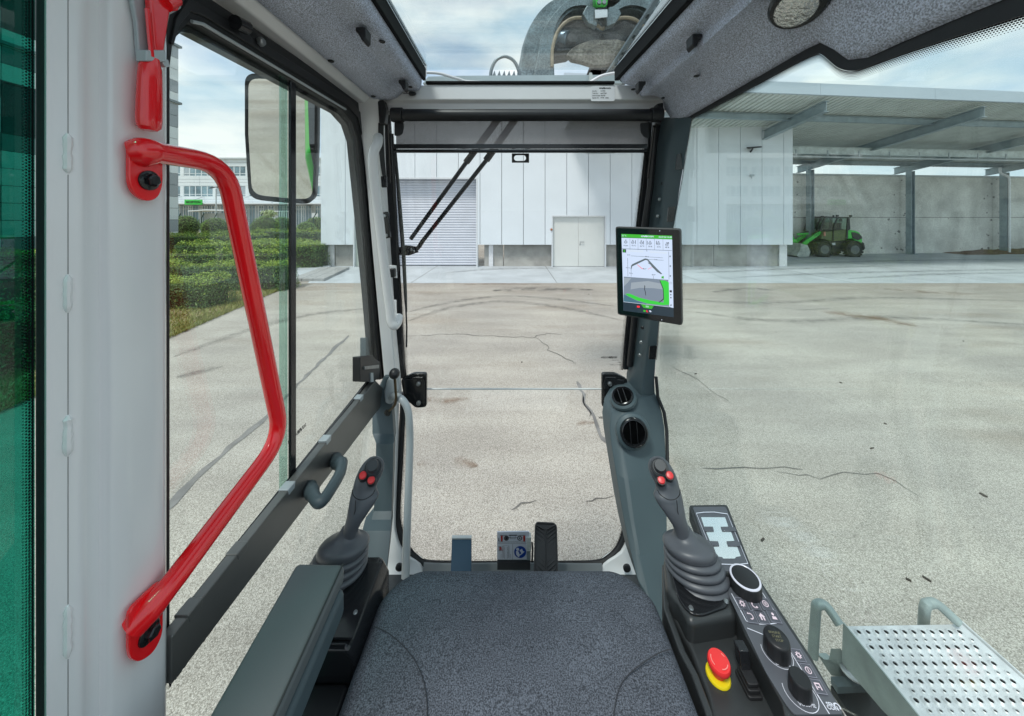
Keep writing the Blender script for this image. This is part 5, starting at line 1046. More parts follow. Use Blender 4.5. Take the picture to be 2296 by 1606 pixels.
scr('boom', [[(292, 695), (300, 640), (320, 618), (515, 530), (560, 540), (545, 560), (520, 556), (345, 640), (316, 655), (303, 700)], [(540, 548), (556, 540), (690, 680), (778, 768), (760, 775), (700, 740), (620, 660)], [(556, 592), (575, 600), (592, 625), (570, 612)]], .0036)
scr('red', [[(390, 1258), (432, 1262), (432, 1290), (390, 1286)], [(395, 622), (470, 685), (486, 690), (486, 694), (466, 692), (392, 626)], [(560, 694), (620, 665), (622, 669), (562, 698)], [(535, 1325), (548, 1326), (548, 1350), (562, 1352), (562, 1360), (536, 1358)]], .0036)
scr('green', [[(452, 1236), (648, 1262), (618, 1310), (490, 1292)], [(766, 812), (802, 800), (804, 842), (768, 838)], [(488, 1324), (524, 1328), (524, 1356), (488, 1352)]], .0034)
scr('pale', [[(232, 395), (490, 408), (490, 440), (232, 428)], [(585, 414), (855, 432), (855, 462), (585, 446)], [(525, 1258), (572, 1264), (572, 1270), (525, 1264)], [(525, 1272), (572, 1278), (572, 1284), (525, 1278)], [(576, 1330), (600, 1334), (616, 1350), (594, 1362), (580, 1346)], [(182, 1196), (886, 1276), (886, 1281), (182, 1201)]], .0038)
ic = []
for cx, cy in ((217, 272), (325, 277), (457, 283), (592, 291), (722, 296), (850, 312)):
    for k in range(12):
        a0, a1 = 2*PI*k/12, 2*PI*(k+1)/12; q = lambda a, r: (cx+math.cos(a)*r, cy+8+math.sin(a)*r*.9); ic.append([q(a0, 24), q(a1, 24), q(a1, 18), q(a0, 18)])
    ic += [[(cx-10, cy-28), (cx+10, cy-28), (cx+10, cy-20), (cx-10, cy-20)], [(cx-14, cy+4), (cx+14, cy+5), (cx+14, cy+11), (cx-14, cy+10)]]
for cx, cy in ((366, 280), (490, 288), (548, 290), (690, 290)): ic.append([(cx-4, cy-28), (cx+4, cy-28), (cx+4, cy+28), (cx-4, cy+28)])
ic += [[(856, 300), (872, 278), (888, 302)], [(168, 388), (222, 390), (222, 442), (168, 438)], [(893, 1020), (928, 1022), (928, 1055), (893, 1053)], [(902, 1082), (920, 1083), (920, 1100), (902, 1099)], [(903, 1126), (922, 1127), (922, 1145), (903, 1144)]]+[[(894+20*i, 896+22*j), (902+20*i, 896+22*j), (902+20*i, 904+22*j), (894+20*i, 904+22*j)] for i in (0, 1) for j in (0, 1)]+[[(cx-10, cy-12), (cx+10, cy-10), (cx+10, cy-4), (cx-2, cy), (cx+10, cy+10), (cx-10, cy+12)] for cx, cy in ((902, 500), (905, 650), (905, 802), (916, 1252))]
scr('line', ic, .0036)
scr('green', [[(186, 398), (206, 399), (206, 434), (186, 432)]], .0040)
tr_x = (T(900, 700)-T(300, 655)).normalized(); tu = (T(400, 300)-T(410, 900)).normalized()
def ts(s, x, y, sz, m='line'): return text(s, sz, T(x, y, .0040), tr_x, tu, E[m], 'lettering', mo, .02, depth=0)
for s, x, y in (('0 rpm', 219, 333), ('73 °C', 342, 336), ('36 °C', 468, 343), ('52 %', 595, 348), ('15 %', 724, 354), ('45 %', 856, 362)): ts(s, x, y, .0052)
for s, x, y in (('4,5 m', 545, 503), ('11 m', 678, 548), ('10,7 m', 248, 675), ('5,1 m', 298, 758), ('84,6 °', 512, 692), ('60,4 °', 650, 784), ('35 %', 262, 478)): ts(s, x, y, .0044)
ts('22 °C', 192, 181, .0058, 'white'); ts('02.07.24 14:49', 826, 204, .0058, 'white')
logo(.0056, T(527, 193, .0040), tr_x, tu, E['white'], mo)
for x, y in ((737, 108), (768, 1480)): MB().ball(T(x, y, .001), .0012, 8, 6).build('indicator', E['pale'], mo)
MB().box(lerp(TL, BR, .5)-tn*.06, (.05, .09, .05)).build('mount_arm', black, mo, bevel=.005)
# ------------------------------------------------------------------ operator seat
seat = thing('operator_seat', 'wide dark grey fabric operator seat cushion with curved seams', 'seat', (.01, .45, 1.1))
def rr_loop(cx, hw, y0, y1, rf, inset, n=10):
    x0, x1, a, b = cx-hw+inset, cx+hw-inset, y0+inset, y1-inset; o = []
    for c, r, s in (((x1, b), rf, 0), ((x0, b), rf, 90), ((x0, a), .04, 180), ((x1, a), .04, 270)):
        r = max(.012, r-inset); sx = 1 if c[0] == x1 else -1; sy = 1 if c[1] == b else -1; ox_, oy_ = c[0]-sx*r, c[1]-sy*r
        for k in range(n+1): a_ = math.radians(s+90*k/n); o.append((ox_+math.cos(a_)*r, oy_+math.sin(a_)*r))
    return o
ZT = 1.572; cx0 = .010
def seat_z(x, y):
    u_ = (x-cx0)/.262; return ZT-.010+.014*abs(u_)**2.2*(1 if y < .6 else max(0, 1-(y-.6)/.1))-.010*max(0, (y-.55)/.16)**2-.006*math.exp(-((y-.36)/.12)**2)*(1-u_*u_)
def taper(p):                                       # the cushion narrows a little towards its nose
    x, y = p; t = max(0, (y-.42)/.30); return (cx0+(x-cx0)*(1-.02*t*t), y-.024*((x-cx0)/.26)**2*max(0, (y-.5)/.2))
R = []
for ins, dz in ((.012, -.16), (.002, -.11), (0, -.075), (.001, -.05), (.004, -.032), (.010, -.018), (.019, -.008), (.032, -.002), (.05, 0), (.085, 0), (.13, 0), (.18, 0), (.225, 0), (.25, 0)):
    L_ = [taper(p) for p in rr_loop(cx0, .284, .12, .772, .080, ins)]; R.append([V((x, y, seat_z(x, y)+dz)) for x, y in L_])
MB().loft(R).build('cushion', seatm, seat, ang=80)
def seam_(P):
    Q = []
    for x, y in P:
        p = aZ(x, y, ZT)
        for _ in range(3): p = aZ(x, y, seat_z(p.x, p.y))
        Q.append(p+V((0, 0, .0004)))
    return MB().tube(cat(Q, 6), .0008, 6).build('seam', pbr('seam_thread', (.03, .033, .04), .9), seat)
seam_([(838, 1405), (870, 1420), (903, 1448), (932, 1485), (950, 1530), (957, 1575), (957, 1620)]); seam_([(1506, 1456), (1480, 1464), (1445, 1485), (1405, 1518), (1385, 1555), (1374, 1620)])
MB().loft([[V((x, y, z)) for x, y in rr_loop(cx0, w, .15, .70, .08, 0)] for w, z in ((.22, 1.08), (.235, 1.30), (.245, 1.44))]).build('seat_base', black, seat)
# ------------------------------------------------------------------ left armrest and its stick pod
ar = thing('armrest', 'grey vinyl armrest pad left of the seat', 'armrest', (-.33, .4, 1.6))
A = [aZ(x, y, 1.70) for x, y in ((665, 1259), (775, 1261), (619, 1606), (465, 1606))]; d_ = (A[3]-A[0]); A[3] = A[3]+d_*.8; A[2] = A[2]+(A[2]-A[1])*.8
MB().prism(A, (0, 0, -.030)).build('pad', vinyl, ar, bevel=.009, seg=4)
B_ = [p+(sum(A, V())/4-p)*.05-V((0, 0, .031)) for p in A]; MB().prism([p+V((.006, 0, 0)) for p in B_], (0, 0, -.045)).build('shell', trim, ar, bevel=.010, seg=3)
MB().tube([aZ(x, y, 1.6995)+V((0, 0, .0)) for x, y in ((769, 1265), (614, 1606))], .0014, 6).build('pad_seam', pbr('dark_seam', (.03, .035, .035), .8), ar)
def stick(mir, label, grp='joysticks beside the seat'):
    f = (lambda x: x) if not mir else (lambda x: 2315-x)
    sx = -1 if mir else 1; b0 = V(((f(1569.6)-CX)/F*.70, .70, 1.576))
    t_ = thing('joystick', label, 'joystick', b0, grp)
    ctr = lambda z: b0+V((-sx*.019*(z-1.576)/.058, .006*(z-1.576)/.058, z-1.592))
    tlt = lambda z: .08+.20*min(1, max(0, (z-1.576)/.052))
    rings = [(1.572, .064), (1.577, .0655)]
    for i in range(4):
        z = 1.579+i*.0122; r = .0640-.0034*i; rings += [(z, r-.005), (z+.003, r), (z+.0065, r+.0008), (z+.0095, r-.001), (z+.0120, r-.0075)]
    rings += [(1.629, .0490), (1.632, .0490)]
    def ring_(z, r, n=36): c = ctr(z); return [c+V((math.cos(2*PI*k/n)*r*(1+.03*math.cos(4*PI*k/n+PI)), math.sin(2*PI*k/n)*r*.92, -tlt(z)*math.sin(2*PI*k/n)*r*.92)) for k in range(n)]
    MB().loft([ring_(z, r) for z, r in rings]).build('bellows', joyg, t_, ang=70)
    dome = [(1.630, .0480), (1.633, .0500), (1.640, .0503), (1.6445, .0480), (1.648, .0430), (1.651, .0360), (1.654, .0290), (1.659, .0230), (1.666, .0190), (1.674, .0170)]
    dm = MB().loft([ring_(z, r) for z, r in dome]).build('dome', joyg, t_, ang=70)
    g = [(1680, 1542, 64, .702, .85), (1600, 1534, 64, .702, .85), (1540, 1520, 63, .703, .9), (1470, 1498, 68, .704, .95), (1400, 1463, 82, .706, .82), (1340, 1440, 97, .709, .72), (1300, 1420, 109, .712, .66), (1250, 1402, 120, .716, .62), (1205, 1386, 125, .720, .60), (1165, 1392, 110, .724, .66), (1130, 1388, 101, .727, .72), (1080, 1372, 106, .731, .74), (1030, 1350, 112, .735, .66), (980, 1330, 110, .738, .60), (930, 1312, 96, .741, .55), (895, 1302, 74, .743, .5), (872, 1302, 46, .744, .45), (862, 1302, 14, .744, .4)]
    rg = []
    for zy, zx, hw, Y, k in g:
        c = aY(f(1148+zx*.2513), 807+zy*.2513, Y); r = hw*.2513*Y/F; rg.append([c+V((math.cos(2*PI*i/28)*r, math.sin(2*PI*i/28)*r*k, math.sin(2*PI*i/28)*r*k*-.12)) for i in range(28)])
    R2 = []
    for a, b in zip(rg, rg[1:]):
        R2.append(a); R2.append([lerp(p, q, .5) for p, q in zip(a, b)])
    gp = MB().loft(R2+[rg[-1]]).build('grip', joyg, t_, ang=80); sm_ = gp.modifiers.new('smooth', 'SMOOTH'); sm_.factor = .5; sm_.iterations = 2
    q = aY(f(1148+1316*.2513), 807+962*.2513, .726); ax = V((-sx*.18, -.62, .76)).normalized()
    th = MB().lathe([(.0180, -.006), (.0182, .000), (.0160, .003), (.0145, .0025), (.0138, .005), (.0122, .005), (.0105, .009), (.0096, .009), (.0112, .012), (.0118, .0145), (.0105, .0175), (.001, .0175)], q, ax, 28).build('thumb_stick', pbr('thumb_rubber', (.035, .038, .043), .45, bump=.1, bs=1500), t_)
    for zx, zy in ((1330, 1060), (1404, 1018)):
        c = aY(f(1148+zx*.2513), 807+(zy+20)*.2513, .714); rng_ = MB().lathe([(.0098, -.006), (.0098, .004), (.0085, .006), (.0075, .006)], c, ax, 20).build('button_ring', black, t_); MB().lathe([(.0074, .002), (.0074, .007), (.0060, .009), (.001, .0096)], c, ax, 20).build('button', redp, t_)
    sp_ = [(1600, 1546, 62), (1540, 1524, 62), (1470, 1512, 66), (1400, 1490, 80), (1340, 1476, 95), (1300, 1474, 104), (1255, 1470, 112)]
    MB().tube(cat([aY(f(1148+zx*.2513), 807+zy*.2513, .7065-.62*hw*.2513*.70/F) for zy, zx, hw in sp_], 4), .0008, 5).build('grip_seam', rubber, t_)
    MB().tube(cat([aY(f(1148+zx*.2513), 807+zy*.2513, .708-.60*.0245) for zy, zx in ((1160, 1298), (1200, 1320), (1235, 1368), (1250, 1410), (1240, 1462), (1205, 1494), (1160, 1500))], 4), .0008, 5).build('grip_seam', rubber, t_)
    return t_
stick(0, 'right joystick with red buttons standing on the control console'); stick(1, 'left joystick with red buttons standing behind the armrest')
lp_ = thing('stick_pod', 'black plastic pod under the left joystick', 'pod', (-.31, .6, 1.3))
MB().prism([(-.385, .735, 1.30), (-.262, .735, 1.30), (-.262, .735, 1.545), (-.278, .735, 1.575), (-.375, .735, 1.575), (-.385, .735, 1.56)], (0, -.16, 0)).build('housing', blackg, lp_, bevel=.008)
MB().prism([(-.38, .575, 1.30), (-.27, .575, 1.30), (-.272, .575, 1.52), (-.38, .575, 1.52)], (0, -.30, 0)).build('lower_housing', black, lp_, bevel=.008); MB().prism([(-.30, .44, 1.3), (-.262, .44, 1.3), (-.262, .44, 1.50), (-.30, .44, 1.50)], (0, -.3, 0)).build('side_cover', trim, lp_, bevel=.004)
MB().prism([(-.372, .715, 1.576), (-.272, .715, 1.576), (-.272, .585, 1.576), (-.372, .585, 1.576)], (0, 0, .004)).build('flange', blackg, lp_, bevel=.003)
MB().lathe([(.004, 0), (.003, .002), (.001, .002)], aZ(797, 1373, 1.58), (0, 0, 1), 10).build('screw', boltm, lp_)

# ------------------------------------------------------------------ right control console
co = thing('control_console', 'black control console with rotary knobs, keypad and phone cradle right of the seat', 'console', (.43, .6, 1.3))
def c7(x, y, Z): return aZ(1148+x*.2513, 1202.7+y*.2513, Z)
def c8(x, y, Z): return aZ(1722+x*.2513, 1202.7+y*.2513, Z)
def c5(x, y, Z): return aZ(1542.7+x*.19543, 1121.1+y*.19543, Z)
conm = pbr('console_plastic', (.030, .034, .036), .38, var=.08, vs=8, bump=.05, bs=800); memb = pbr('membrane_grey', (.090, .098, .115), .35, var=.05, vs=6); wl_ = pbr('white_print', (.72, .75, .85), .5, var=.02); pk = pbr('pink_icon', (.80, .66, .74), .5, var=.02)
tray = [c7(1480, 1030, 1.535), c7(1600, 900, 1.535), c7(2140, 960, 1.535), c8(300, 1500, 1.535), c8(330, 1700, 1.535), c7(1760, 1700, 1.535)]
MB().prism([c7(1350, 560, 1.535), c7(1640, 520, 1.535), c7(2080, 700, 1.535), c8(130, 1500, 1.535), c8(190, 1720, 1.535), c7(1800, 1720, 1.535), c7(1735, 1400, 1.535), c7(1590, 1010, 1.535)], (0, 0, -.20)).build('tray', conm, co, bevel=.008)
MB().prism([c7(1350, 150, 1.575), c7(1378, 470, 1.575), c7(1480, 570, 1.575), c7(1580, 770, 1.575), c7(2020, 700, 1.575), c7(1940, 470, 1.575), c7(1820, 150, 1.575)], (0, 0, -.24)).build('stick_base', conm, co, bevel=.012, seg=3)
MB().prism(rnd([c7(1420, 330, 1.579), c7(1490, 570, 1.579), c7(1590, 690, 1.579), c7(1700, 705, 1.579), c7(1935, 620, 1.579), c7(1900, 480, 1.579), c7(1800, 300, 1.579)], .012), (0, 0, -.005)).build('stick_flange', blackg, co, bevel=.002)
for x, y in ((1598, 640), (1912, 580)): MB().lathe([(.0045, 0), (.0035, .002), (.001, .002)], c7(x, y, 1.579), (0, 0, 1), 10).build('screw', boltm, co)
side = [c7(1338, 240, 1.55), c7(1352, 640, 1.55), c7(1490, 1020, 1.55), c7(1600, 1230, 1.55), c7(1720, 1560, 1.55), c7(1800, 1900, 1.55)]
MB().frame(side, [p+V((.012, 0, 0)) for p in side], (0, 0, -.22), False).build('side_shell', conm, co, bevel=.004)
MB().prism([c5(440, 850, 1.578), c5(790, 850, 1.578), c8(380, 1055, 1.578), c8(720, 1640, 1.578), c8(860, 1850, 1.578), c8(200, 1850, 1.578), c8(120, 1480, 1.578), c7(2080, 880, 1.578), c7(1940, 520, 1.578)], (0, 0, -.05)).build('panel_base', conm, co, bevel=.004)
MB().prism(rnd([c5(450, 870, 1.5805), c5(768, 868, 1.5805), c8(100, 690, 1.5805), c8(372, 1100, 1.5805), c8(678, 1585, 1.5805), c8(230, 1590, 1.5805), c8(140, 1470, 1.5805), c8(-20, 1210, 1.5805), c5(470, 1100, 1.5805)], .006), (0, 0, -.002)).build('control_panel', memb, co, smooth=False)
ZP = 1.5811
def line(pts, w=.0007, z=ZP, m=wl_, name='printed_line'):
    A, B = [], []
    for i, p in enumerate(pts):
        t_ = (pts[min(i+1, len(pts)-1)]-pts[max(0, i-1)]); t_.z = 0; t_.normalize(); n0 = V((-t_.y, t_.x, 0)); A.append(p+n0*w); B.append(p-n0*w)
    mb = MB()
    for i in range(len(pts)-1): mb.add([A[i], A[i+1], B[i+1], B[i]], [(0, 1, 2, 3)])
    return mb.build(name, m, co, smooth=False)
line([c5(498, 1072, ZP), c5(668, 1388, ZP)]); line(cat([c5(668, 1388, ZP), c5(760, 1416, ZP), c5(900, 1426, ZP), c5(1072, 1406, ZP)], 4)); line([c5(1072, 1406, ZP), c5(815, 1005, ZP)])
line([c5(680, 1470, ZP), c5(880, 1552, ZP)]); line([c8(182, 1000, ZP), c8(548, 1585, ZP)])
kbm = pbr('key_pad', (.085, .090, .112), .4, var=.05)
keyx = (c5(760, 1205, ZP)-c5(620, 1195, ZP)); keyx = V((1, -.12, 0)).normalized()
def key(c, w, h, kind, par=co):
    x = keyx*w; y = V((.16, 1, 0)).normalized()*h; k = MB().prism([c-x-y, c+x-y, c+x+y, c-x+y], (0, 0, .0006)).build('key', kbm, co, smooth=False)
    o = k; z = V((0, 0, .0009))
    fr = MB().frame([c-x-y+z, c+x-y+z, c+x+y+z, c-x+y+z], [c-(x+y)*.9+z, c+(x-y)*.9+z, c+(x+y)*.9+z, c-(x-y)*.9+z], (0, 0, .0001)).build('key_outline', pbr('key_line', (.22, .23, .28), .5), o, smooth=False)
    q = lambda a, b: c+x*a+y*b+V((0, 0, .0012)); mb = MB()
    def ringp(r0, r1, a0=0, a1=360, n=14):
        for i in range(n):
            s, e = math.radians(a0+(a1-a0)*i/n), math.radians(a0+(a1-a0)*(i+1)/n); mb.poly([q(math.cos(s)*r0, math.sin(s)*r0), q(math.cos(e)*r0, math.sin(e)*r0), q(math.cos(e)*r1, math.sin(e)*r1), q(math.cos(s)*r1, math.sin(s)*r1)])
    if kind == 'gear':
        ringp(.42, .22)
        for i in range(8): a = PI*i/4; mb.poly([q(math.cos(a-.2)*.4, math.sin(a-.2)*.4), q(math.cos(a-.15)*.58, math.sin(a-.15)*.58), q(math.cos(a+.15)*.58, math.sin(a+.15)*.58), q(math.cos(a+.2)*.4, math.sin(a+.2)*.4)])
    if kind == 'phone':
        ringp(.62, .44, 185, 265); mb.poly([q(-.62, .1), q(-.44, .45), q(-.25, .2), q(-.4, -.1)]); mb.poly([q(.1, -.62), q(.5, -.45), q(.3, -.2), q(.0, -.4)])
    if kind == 'menu':
        ringp(.55, .42)
        for b in (-.2, 0, .2): mb.poly([q(-.25, b-.05), q(.25, b-.05), q(.25, b+.05), q(-.25, b+.05)])
    if kind == 'back': ringp(.5, .34, -120, 110); mb.poly([q(-.3, .62), q(-.1, .3), q(-.5, .32)])
    if kind == 'home': mb.poly([q(-.6, .05), q(0, .6), q(.6, .05)]); mb.poly([q(-.4, .05), q(-.4, -.5), q(-.12, -.5), q(-.12, .05)]); mb.poly([q(.12, .05), q(.12, -.5), q(.4, -.5), q(.4, .05)])
    if kind == 'user': 
        for i in range(10): s, e = 2*PI*i/10, 2*PI*(i+1)/10; mb.poly([q(0, .3), q(math.cos(s)*.24, .3+math.sin(s)*.24), q(math.cos(e)*.24, .3+math.sin(e)*.24)])
        mb.poly([q(-.45, -.5), q(.45, -.5), q(.35, -.05), q(-.35, -.05)])
    if kind == 'info': ringp(.55, .42); mb.poly([q(-.08, -.3), q(.08, -.3), q(.08, .15), q(-.08, .15)]); mb.poly([q(-.08, .22), q(.08, .22), q(.08, .36), q(-.08, .36)])
    if kind == 'door': mb.poly([q(-.5, -.5), q(-.3, -.5), q(-.3, .5), q(-.5, .5)]); mb.poly([q(-.3, .3), q(.5, .3), q(.5, .5), q(-.3, .5)]); mb.poly([q(.3, -.5), q(.5, -.5), q(.5, .3), q(.3, .3)]); mb.poly([q(-.2, -.2), q(.2, -.2), q(.2, 0), q(-.2, 0)])
    if mb.f: mb.build('icon', pk, o, smooth=False)
for (x, y), k in zip(((622, 1195), (762, 1206), (888, 1198), (718, 1342), (850, 1350), (982, 1340)), ('gear', 'phone', 'menu', 'back', 'home', 'user')): key(c5(x, y, ZP), .0088, .0105, k)
for (x, y), k in zip(((272, 1066), (360, 1202), (448, 1346)), ('gear', 'info', 'door')): key(c8(x, y, ZP), .0078, .0085, k)
def knob(c, r, h, ringm=None, flutes=24, name='rotary_knob', top=None):
    n = 72; mb = MB(); pr_ = [(r*1.02, 0), (r*1.02, h*.25), (r, h*.82), (r*.95, h*.95), (r*.88, h)]
    R = []
    for q, z in pr_: R.append([c+V((math.cos(2*PI*i/n)*q*(1-(.022 if (i % 6 == 0 and z < h*.9) else 0)), math.sin(2*PI*i/n)*q*(1-(.022 if (i % 6 == 0 and z < h*.9) else 0)), z)) for i in range(n)])
    o = mb.loft(R).build(name, top or black, co, ang=50)
    if ringm: MB().lathe([(r*.97, h*.93), (r*.95, h*1.0), (r*.87, h*1.03), (r*.84, h*1.0), (r*.84, h*.96)], c, (0, 0, 1), 48).build('bright_ring', ringm, o); MB().lathe([(r*.84, h*.99), (.001, h*1.0)], c, (0, 0, 1), 40).build('knob_face', pbr('knob_face', (.028, .03, .033), .5, bump=.2, bs=1500), o)
    return o
kc = c5(655, 1010, ZP); knob(kc, .0268, .022, pbr('bright_ring', (.70, .70, .80), .25, var=.02))
def arc(c, r, a0, a1): return line([c+V((math.cos(math.radians(a0+(a1-a0)*i/20))*r, math.sin(math.radians(a0+(a1-a0)*i/20))*r, 0)) for i in range(21)], .0004)
ke = c8(78, 1035, ZP); k2 = knob(ke, .0182, .026); arc(ke, .0215, 150, 395); text('ENGINE', .0062, c8(132, 1142, ZP), keyx, V((.16, 1, 0)), wl_, 'lettering', co, .01)
for i, s in enumerate(('ENGINE', 'START', 'STOP')): text(s, .0050, ke+V((0, .005-.0055*i, .0263)), keyx, V((.16, 1, 0)), pbr('olive_print', (.20, .19, .11), .6), 'lettering', k2, 0)
kv = c8(285, 1395, ZP); knob(kv, .0142, .024); arc(kv, .0215, 150, 395); text('VOLUME', .0060, c8(350, 1508, ZP), keyx, V((.16, 1, 0)), wl_, 'lettering', co, .01)
text('SEN', .0066, c8(560, 1506, ZP), keyx, V((.16, 1, 0)), wl_, 'lettering', co, .03); text('CON', .0066, c8(578, 1534, ZP), keyx, V((.16, 1, 0)), wl_, 'lettering', co, .03)
lg_ = MB(); q = c8(618, 1518, ZP); 
for a in range(-60, 200, 20): s, e = math.radians(a), math.radians(a+20); lg_.poly([q+V((math.cos(s)*.004, math.sin(s)*.004, 0)), q+V((math.cos(e)*.004, math.sin(e)*.004, 0)), q+V((math.cos(e)*.0026, math.sin(e)*.0026, 0)), q+V((math.cos(s)*.0026, math.sin(s)*.0026, 0))])
lg_.build('logo_mark', wl_, co, smooth=False)
# emergency stop and rocker
ec = c7(1838, 1245, 1.536); es = MB().lathe([(.0185, 0), (.0185, .0025), (.0175, .004), (.0105, .005)], ec, (0, 0, 1), 32).build('stop_button_base', yellow, co); ax = V((0, -.10, 1)).normalized()
mu_ = MB().lathe([(.0095, .004), (.0100, .014), (.0115, .018), (.0165, .0205), (.0172, .023), (.0170, .027), (.0158, .0295), (.008, .030), (.001, .0303)], ec, ax, 32).build('stop_button', pbr('stop_red', (.74, .035, .035), .35, var=.03), co)
for a0 in (20, 140, 260):
    mb = MB(); c = ec+ax*.0306
    for i in range(8): s, e = math.radians(a0+70*i/8), math.radians(a0+70*(i+1)/8); mb.poly([c+V((math.cos(s)*.0128, math.sin(s)*.0128, 0)), c+V((math.cos(e)*.0128, math.sin(e)*.0128, 0)), c+V((math.cos(e)*.0114, math.sin(e)*.0114, 0)), c+V((math.cos(s)*.0114, math.sin(s)*.0114, 0))])
    mb.build('arrow_mark', pbr('pale_red', (.80, .25, .22), .5), mu_, smooth=False)
rc = c7(2110, 1330, 1.536); mb = MB()
for i, (w, l, z) in enumerate(((.0200, .036, .006), (.0175, .031, .013), (.0155, .026, .020))): mb.prism(rnd([rc+V((-w*.6, -l*.5, z-.007)), rc+V((w*.6, -l*.5, z-.007)), rc+V((w*.6, l*.5, z-.007)), rc+V((-w*.6, l*.5, z-.007))], .005), (0, 0, .006))
rk = mb.build('rocker_boot', rubber, co, bevel=.0015); MB().prism([rc+V((-.0085, .004, .018)), rc+V((.0085, .004, .018)), rc+V((.0085, .020, .018)), rc+V((-.0085, .020, .018))], (0, .006, .026)).build('rocker_lever', blackg, rk, bevel=.002)
# phone cradle at the front end
ct = [c5(8, 62, 1.600), c5(452, 52, 1.600), c5(735, 790, 1.600), c5(720, 820, 1.600), c5(440, 826, 1.600), c5(250, 826, 1.600)]
cr_ = MB().prism(rnd([c5(5, 55, 1.598), c5(450, 48, 1.598), c5(760, 835, 1.598), c5(300, 840, 1.598)], .008), (0, 0, -.035)).build('phone_cradle', conm, co, bevel=.003)
MB().prism(rnd([c5(52, 80, 1.6), c5(432, 78, 1.6), c5(725, 815, 1.6), c5(310, 820, 1.6)], .006), (0, 0, -.003)).build('cradle_inset', memb, cr_, smooth=False)
def lin2(P, z): return [c5(x, y, z) for x, y in P]
A = lin2(((92, 152), (180, 140), (300, 138), (452, 160), (690, 734), (560, 748), (380, 742), (330, 738)), 1.6008); B = [lerp(p, c5(390, 440, 1.6008), .022) for p in A]
MB().frame(A, B, (0, 0, .0006)).build('bright_frame', wl_, cr_, smooth=False)
Hs = [(148, 198), (425, 200), (462, 306), (372, 308), (390, 352), (490, 358), (532, 470), (440, 474), (458, 520), (560, 528), (604, 645), (548, 655), (540, 672), (400, 672), (392, 655), (330, 648), (290, 525), (358, 520), (345, 475), (250, 470), (205, 360), (295, 355), (278, 306), (185, 306)]
msh = pbr('cradle_mirror_pad', (.74, .80, .82), .10, metal=.75, var=.03, vs=20)
MB().prism(lin2(Hs, 1.6012), (0, 0, -.001)).build('glossy_pad', msh, cr_, smooth=False)
for P in (((170, 306), (285, 306), (298, 355), (190, 357)), ((375, 308), (540, 312), (555, 356), (392, 354)), ((240, 470), (345, 474), (358, 522), (255, 524)), ((440, 474), (590, 478), (605, 528), (458, 524))): MB().prism(lin2(P, 1.603), (0, 0, -.002)).build('cradle_rib', memb, cr_, bevel=.0006)

# ------------------------------------------------------------------ pedals and the pictogram plate
pd = thing('rubber_pedal', 'black rubber pedal with chevron ribs on the cab floor', 'pedal', aY(1225, 1290, 1.08))
def pdp(x, y, d=0): return aY(x, y, lerp(1.15, 1.02, (y-1172)/110)-d)
q = rnd([pdp(1201, 1173), pdp(1247, 1175), pdp(1250, 1300), pdp(1198, 1300)], .012); MB().prism(q, (0, .02, -.012)).build('pad', rubber, pd, bevel=.002)
MB().tube(q+[q[0]], .0028, 6).build('rim', rubber, pd); c0 = [pdp(1224, y, .004) for y in (1186, 1240, 1298)]; MB().tube(c0, .0026, 6).build('spine', rubber, pd)
for i in range(12):
    y = 1180+10.5*i
    for s in (-1, 1): MB().tube([pdp(1224+s*3, y+8, .003), pdp(1224+s*21, y-8 if y > 1190 else y-2, .003)], .0026, 5).build('rib', rubber, pd)
fp = thing('foot_plate', 'flat blue grey pedal plate left of the pictogram', 'pedal', aY(1035, 1290, 1.08))
MB().prism([aY(1013, 1209, 1.13), aY(1057, 1209, 1.13), aY(1057, 1300, 1.04), aY(1010, 1300, 1.04)], (0, .008, -.004)).build('plate', pbr('blue_steel_plate', (.008, .042, .080), .5, metal=.2, var=.06), fp, bevel=.0015)
MB().prism([aY(1013, 1206.5, 1.128), aY(1057, 1206.5, 1.128), aY(1057, 1209.5, 1.128), aY(1013, 1209.5, 1.128)], (0, .01, 0)).build('edge', greytube, fp)
pic = thing('pictogram_plate', 'small plate with axle pictogram and blue manual symbol', 'sign', aY(1152, 1285, 1.12)); pic2 = thing('sensor_block', 'grey ribbed sensor block at the right edge of the pictogram plate', 'sensor', aY(1194, 1250, 1.11))
YP = 1.125
def Pz(zx, zy, d=0): return aY((1220+zx/11.47)*.8969, (1290+zy/11.47)*.8969, YP-d)
MB().prism([Pz(262, 470), Pz(1180, 455), Pz(1182, 1290), Pz(262, 1290)], (0, .004, 0)).build('plate', pbr('plate_white', (.62, .66, .75), .4, var=.02), pic, smooth=False)
ink2 = pbr('grey_print', (.07, .075, .09), .6); redi = pbr('red_print', (.42, .03, .02), .6); blui = pbr('blue_print', (.006, .045, .30), .4)
def pgr(m, polys, d, name='pictogram'):
    mb = MB()
    for P in polys: mb.poly([Pz(x, y, d) for x, y in P])
    return mb.build(name, m, pic, smooth=False)
def disc(cx, cy, r, n=20): return [(cx+math.cos(2*PI*i/n)*r, cy+math.sin(2*PI*i/n)*r) for i in range(n)]
def bar(a, b, w): dx, dy = b[0]-a[0], b[1]-a[1]; l = math.hypot(dx, dy); nx, ny = -dy/l*w/2, dx/l*w/2; return [(a[0]+nx, a[1]+ny), (b[0]+nx, b[1]+ny), (b[0]-nx, b[1]-ny), (a[0]-nx, a[1]-ny)]
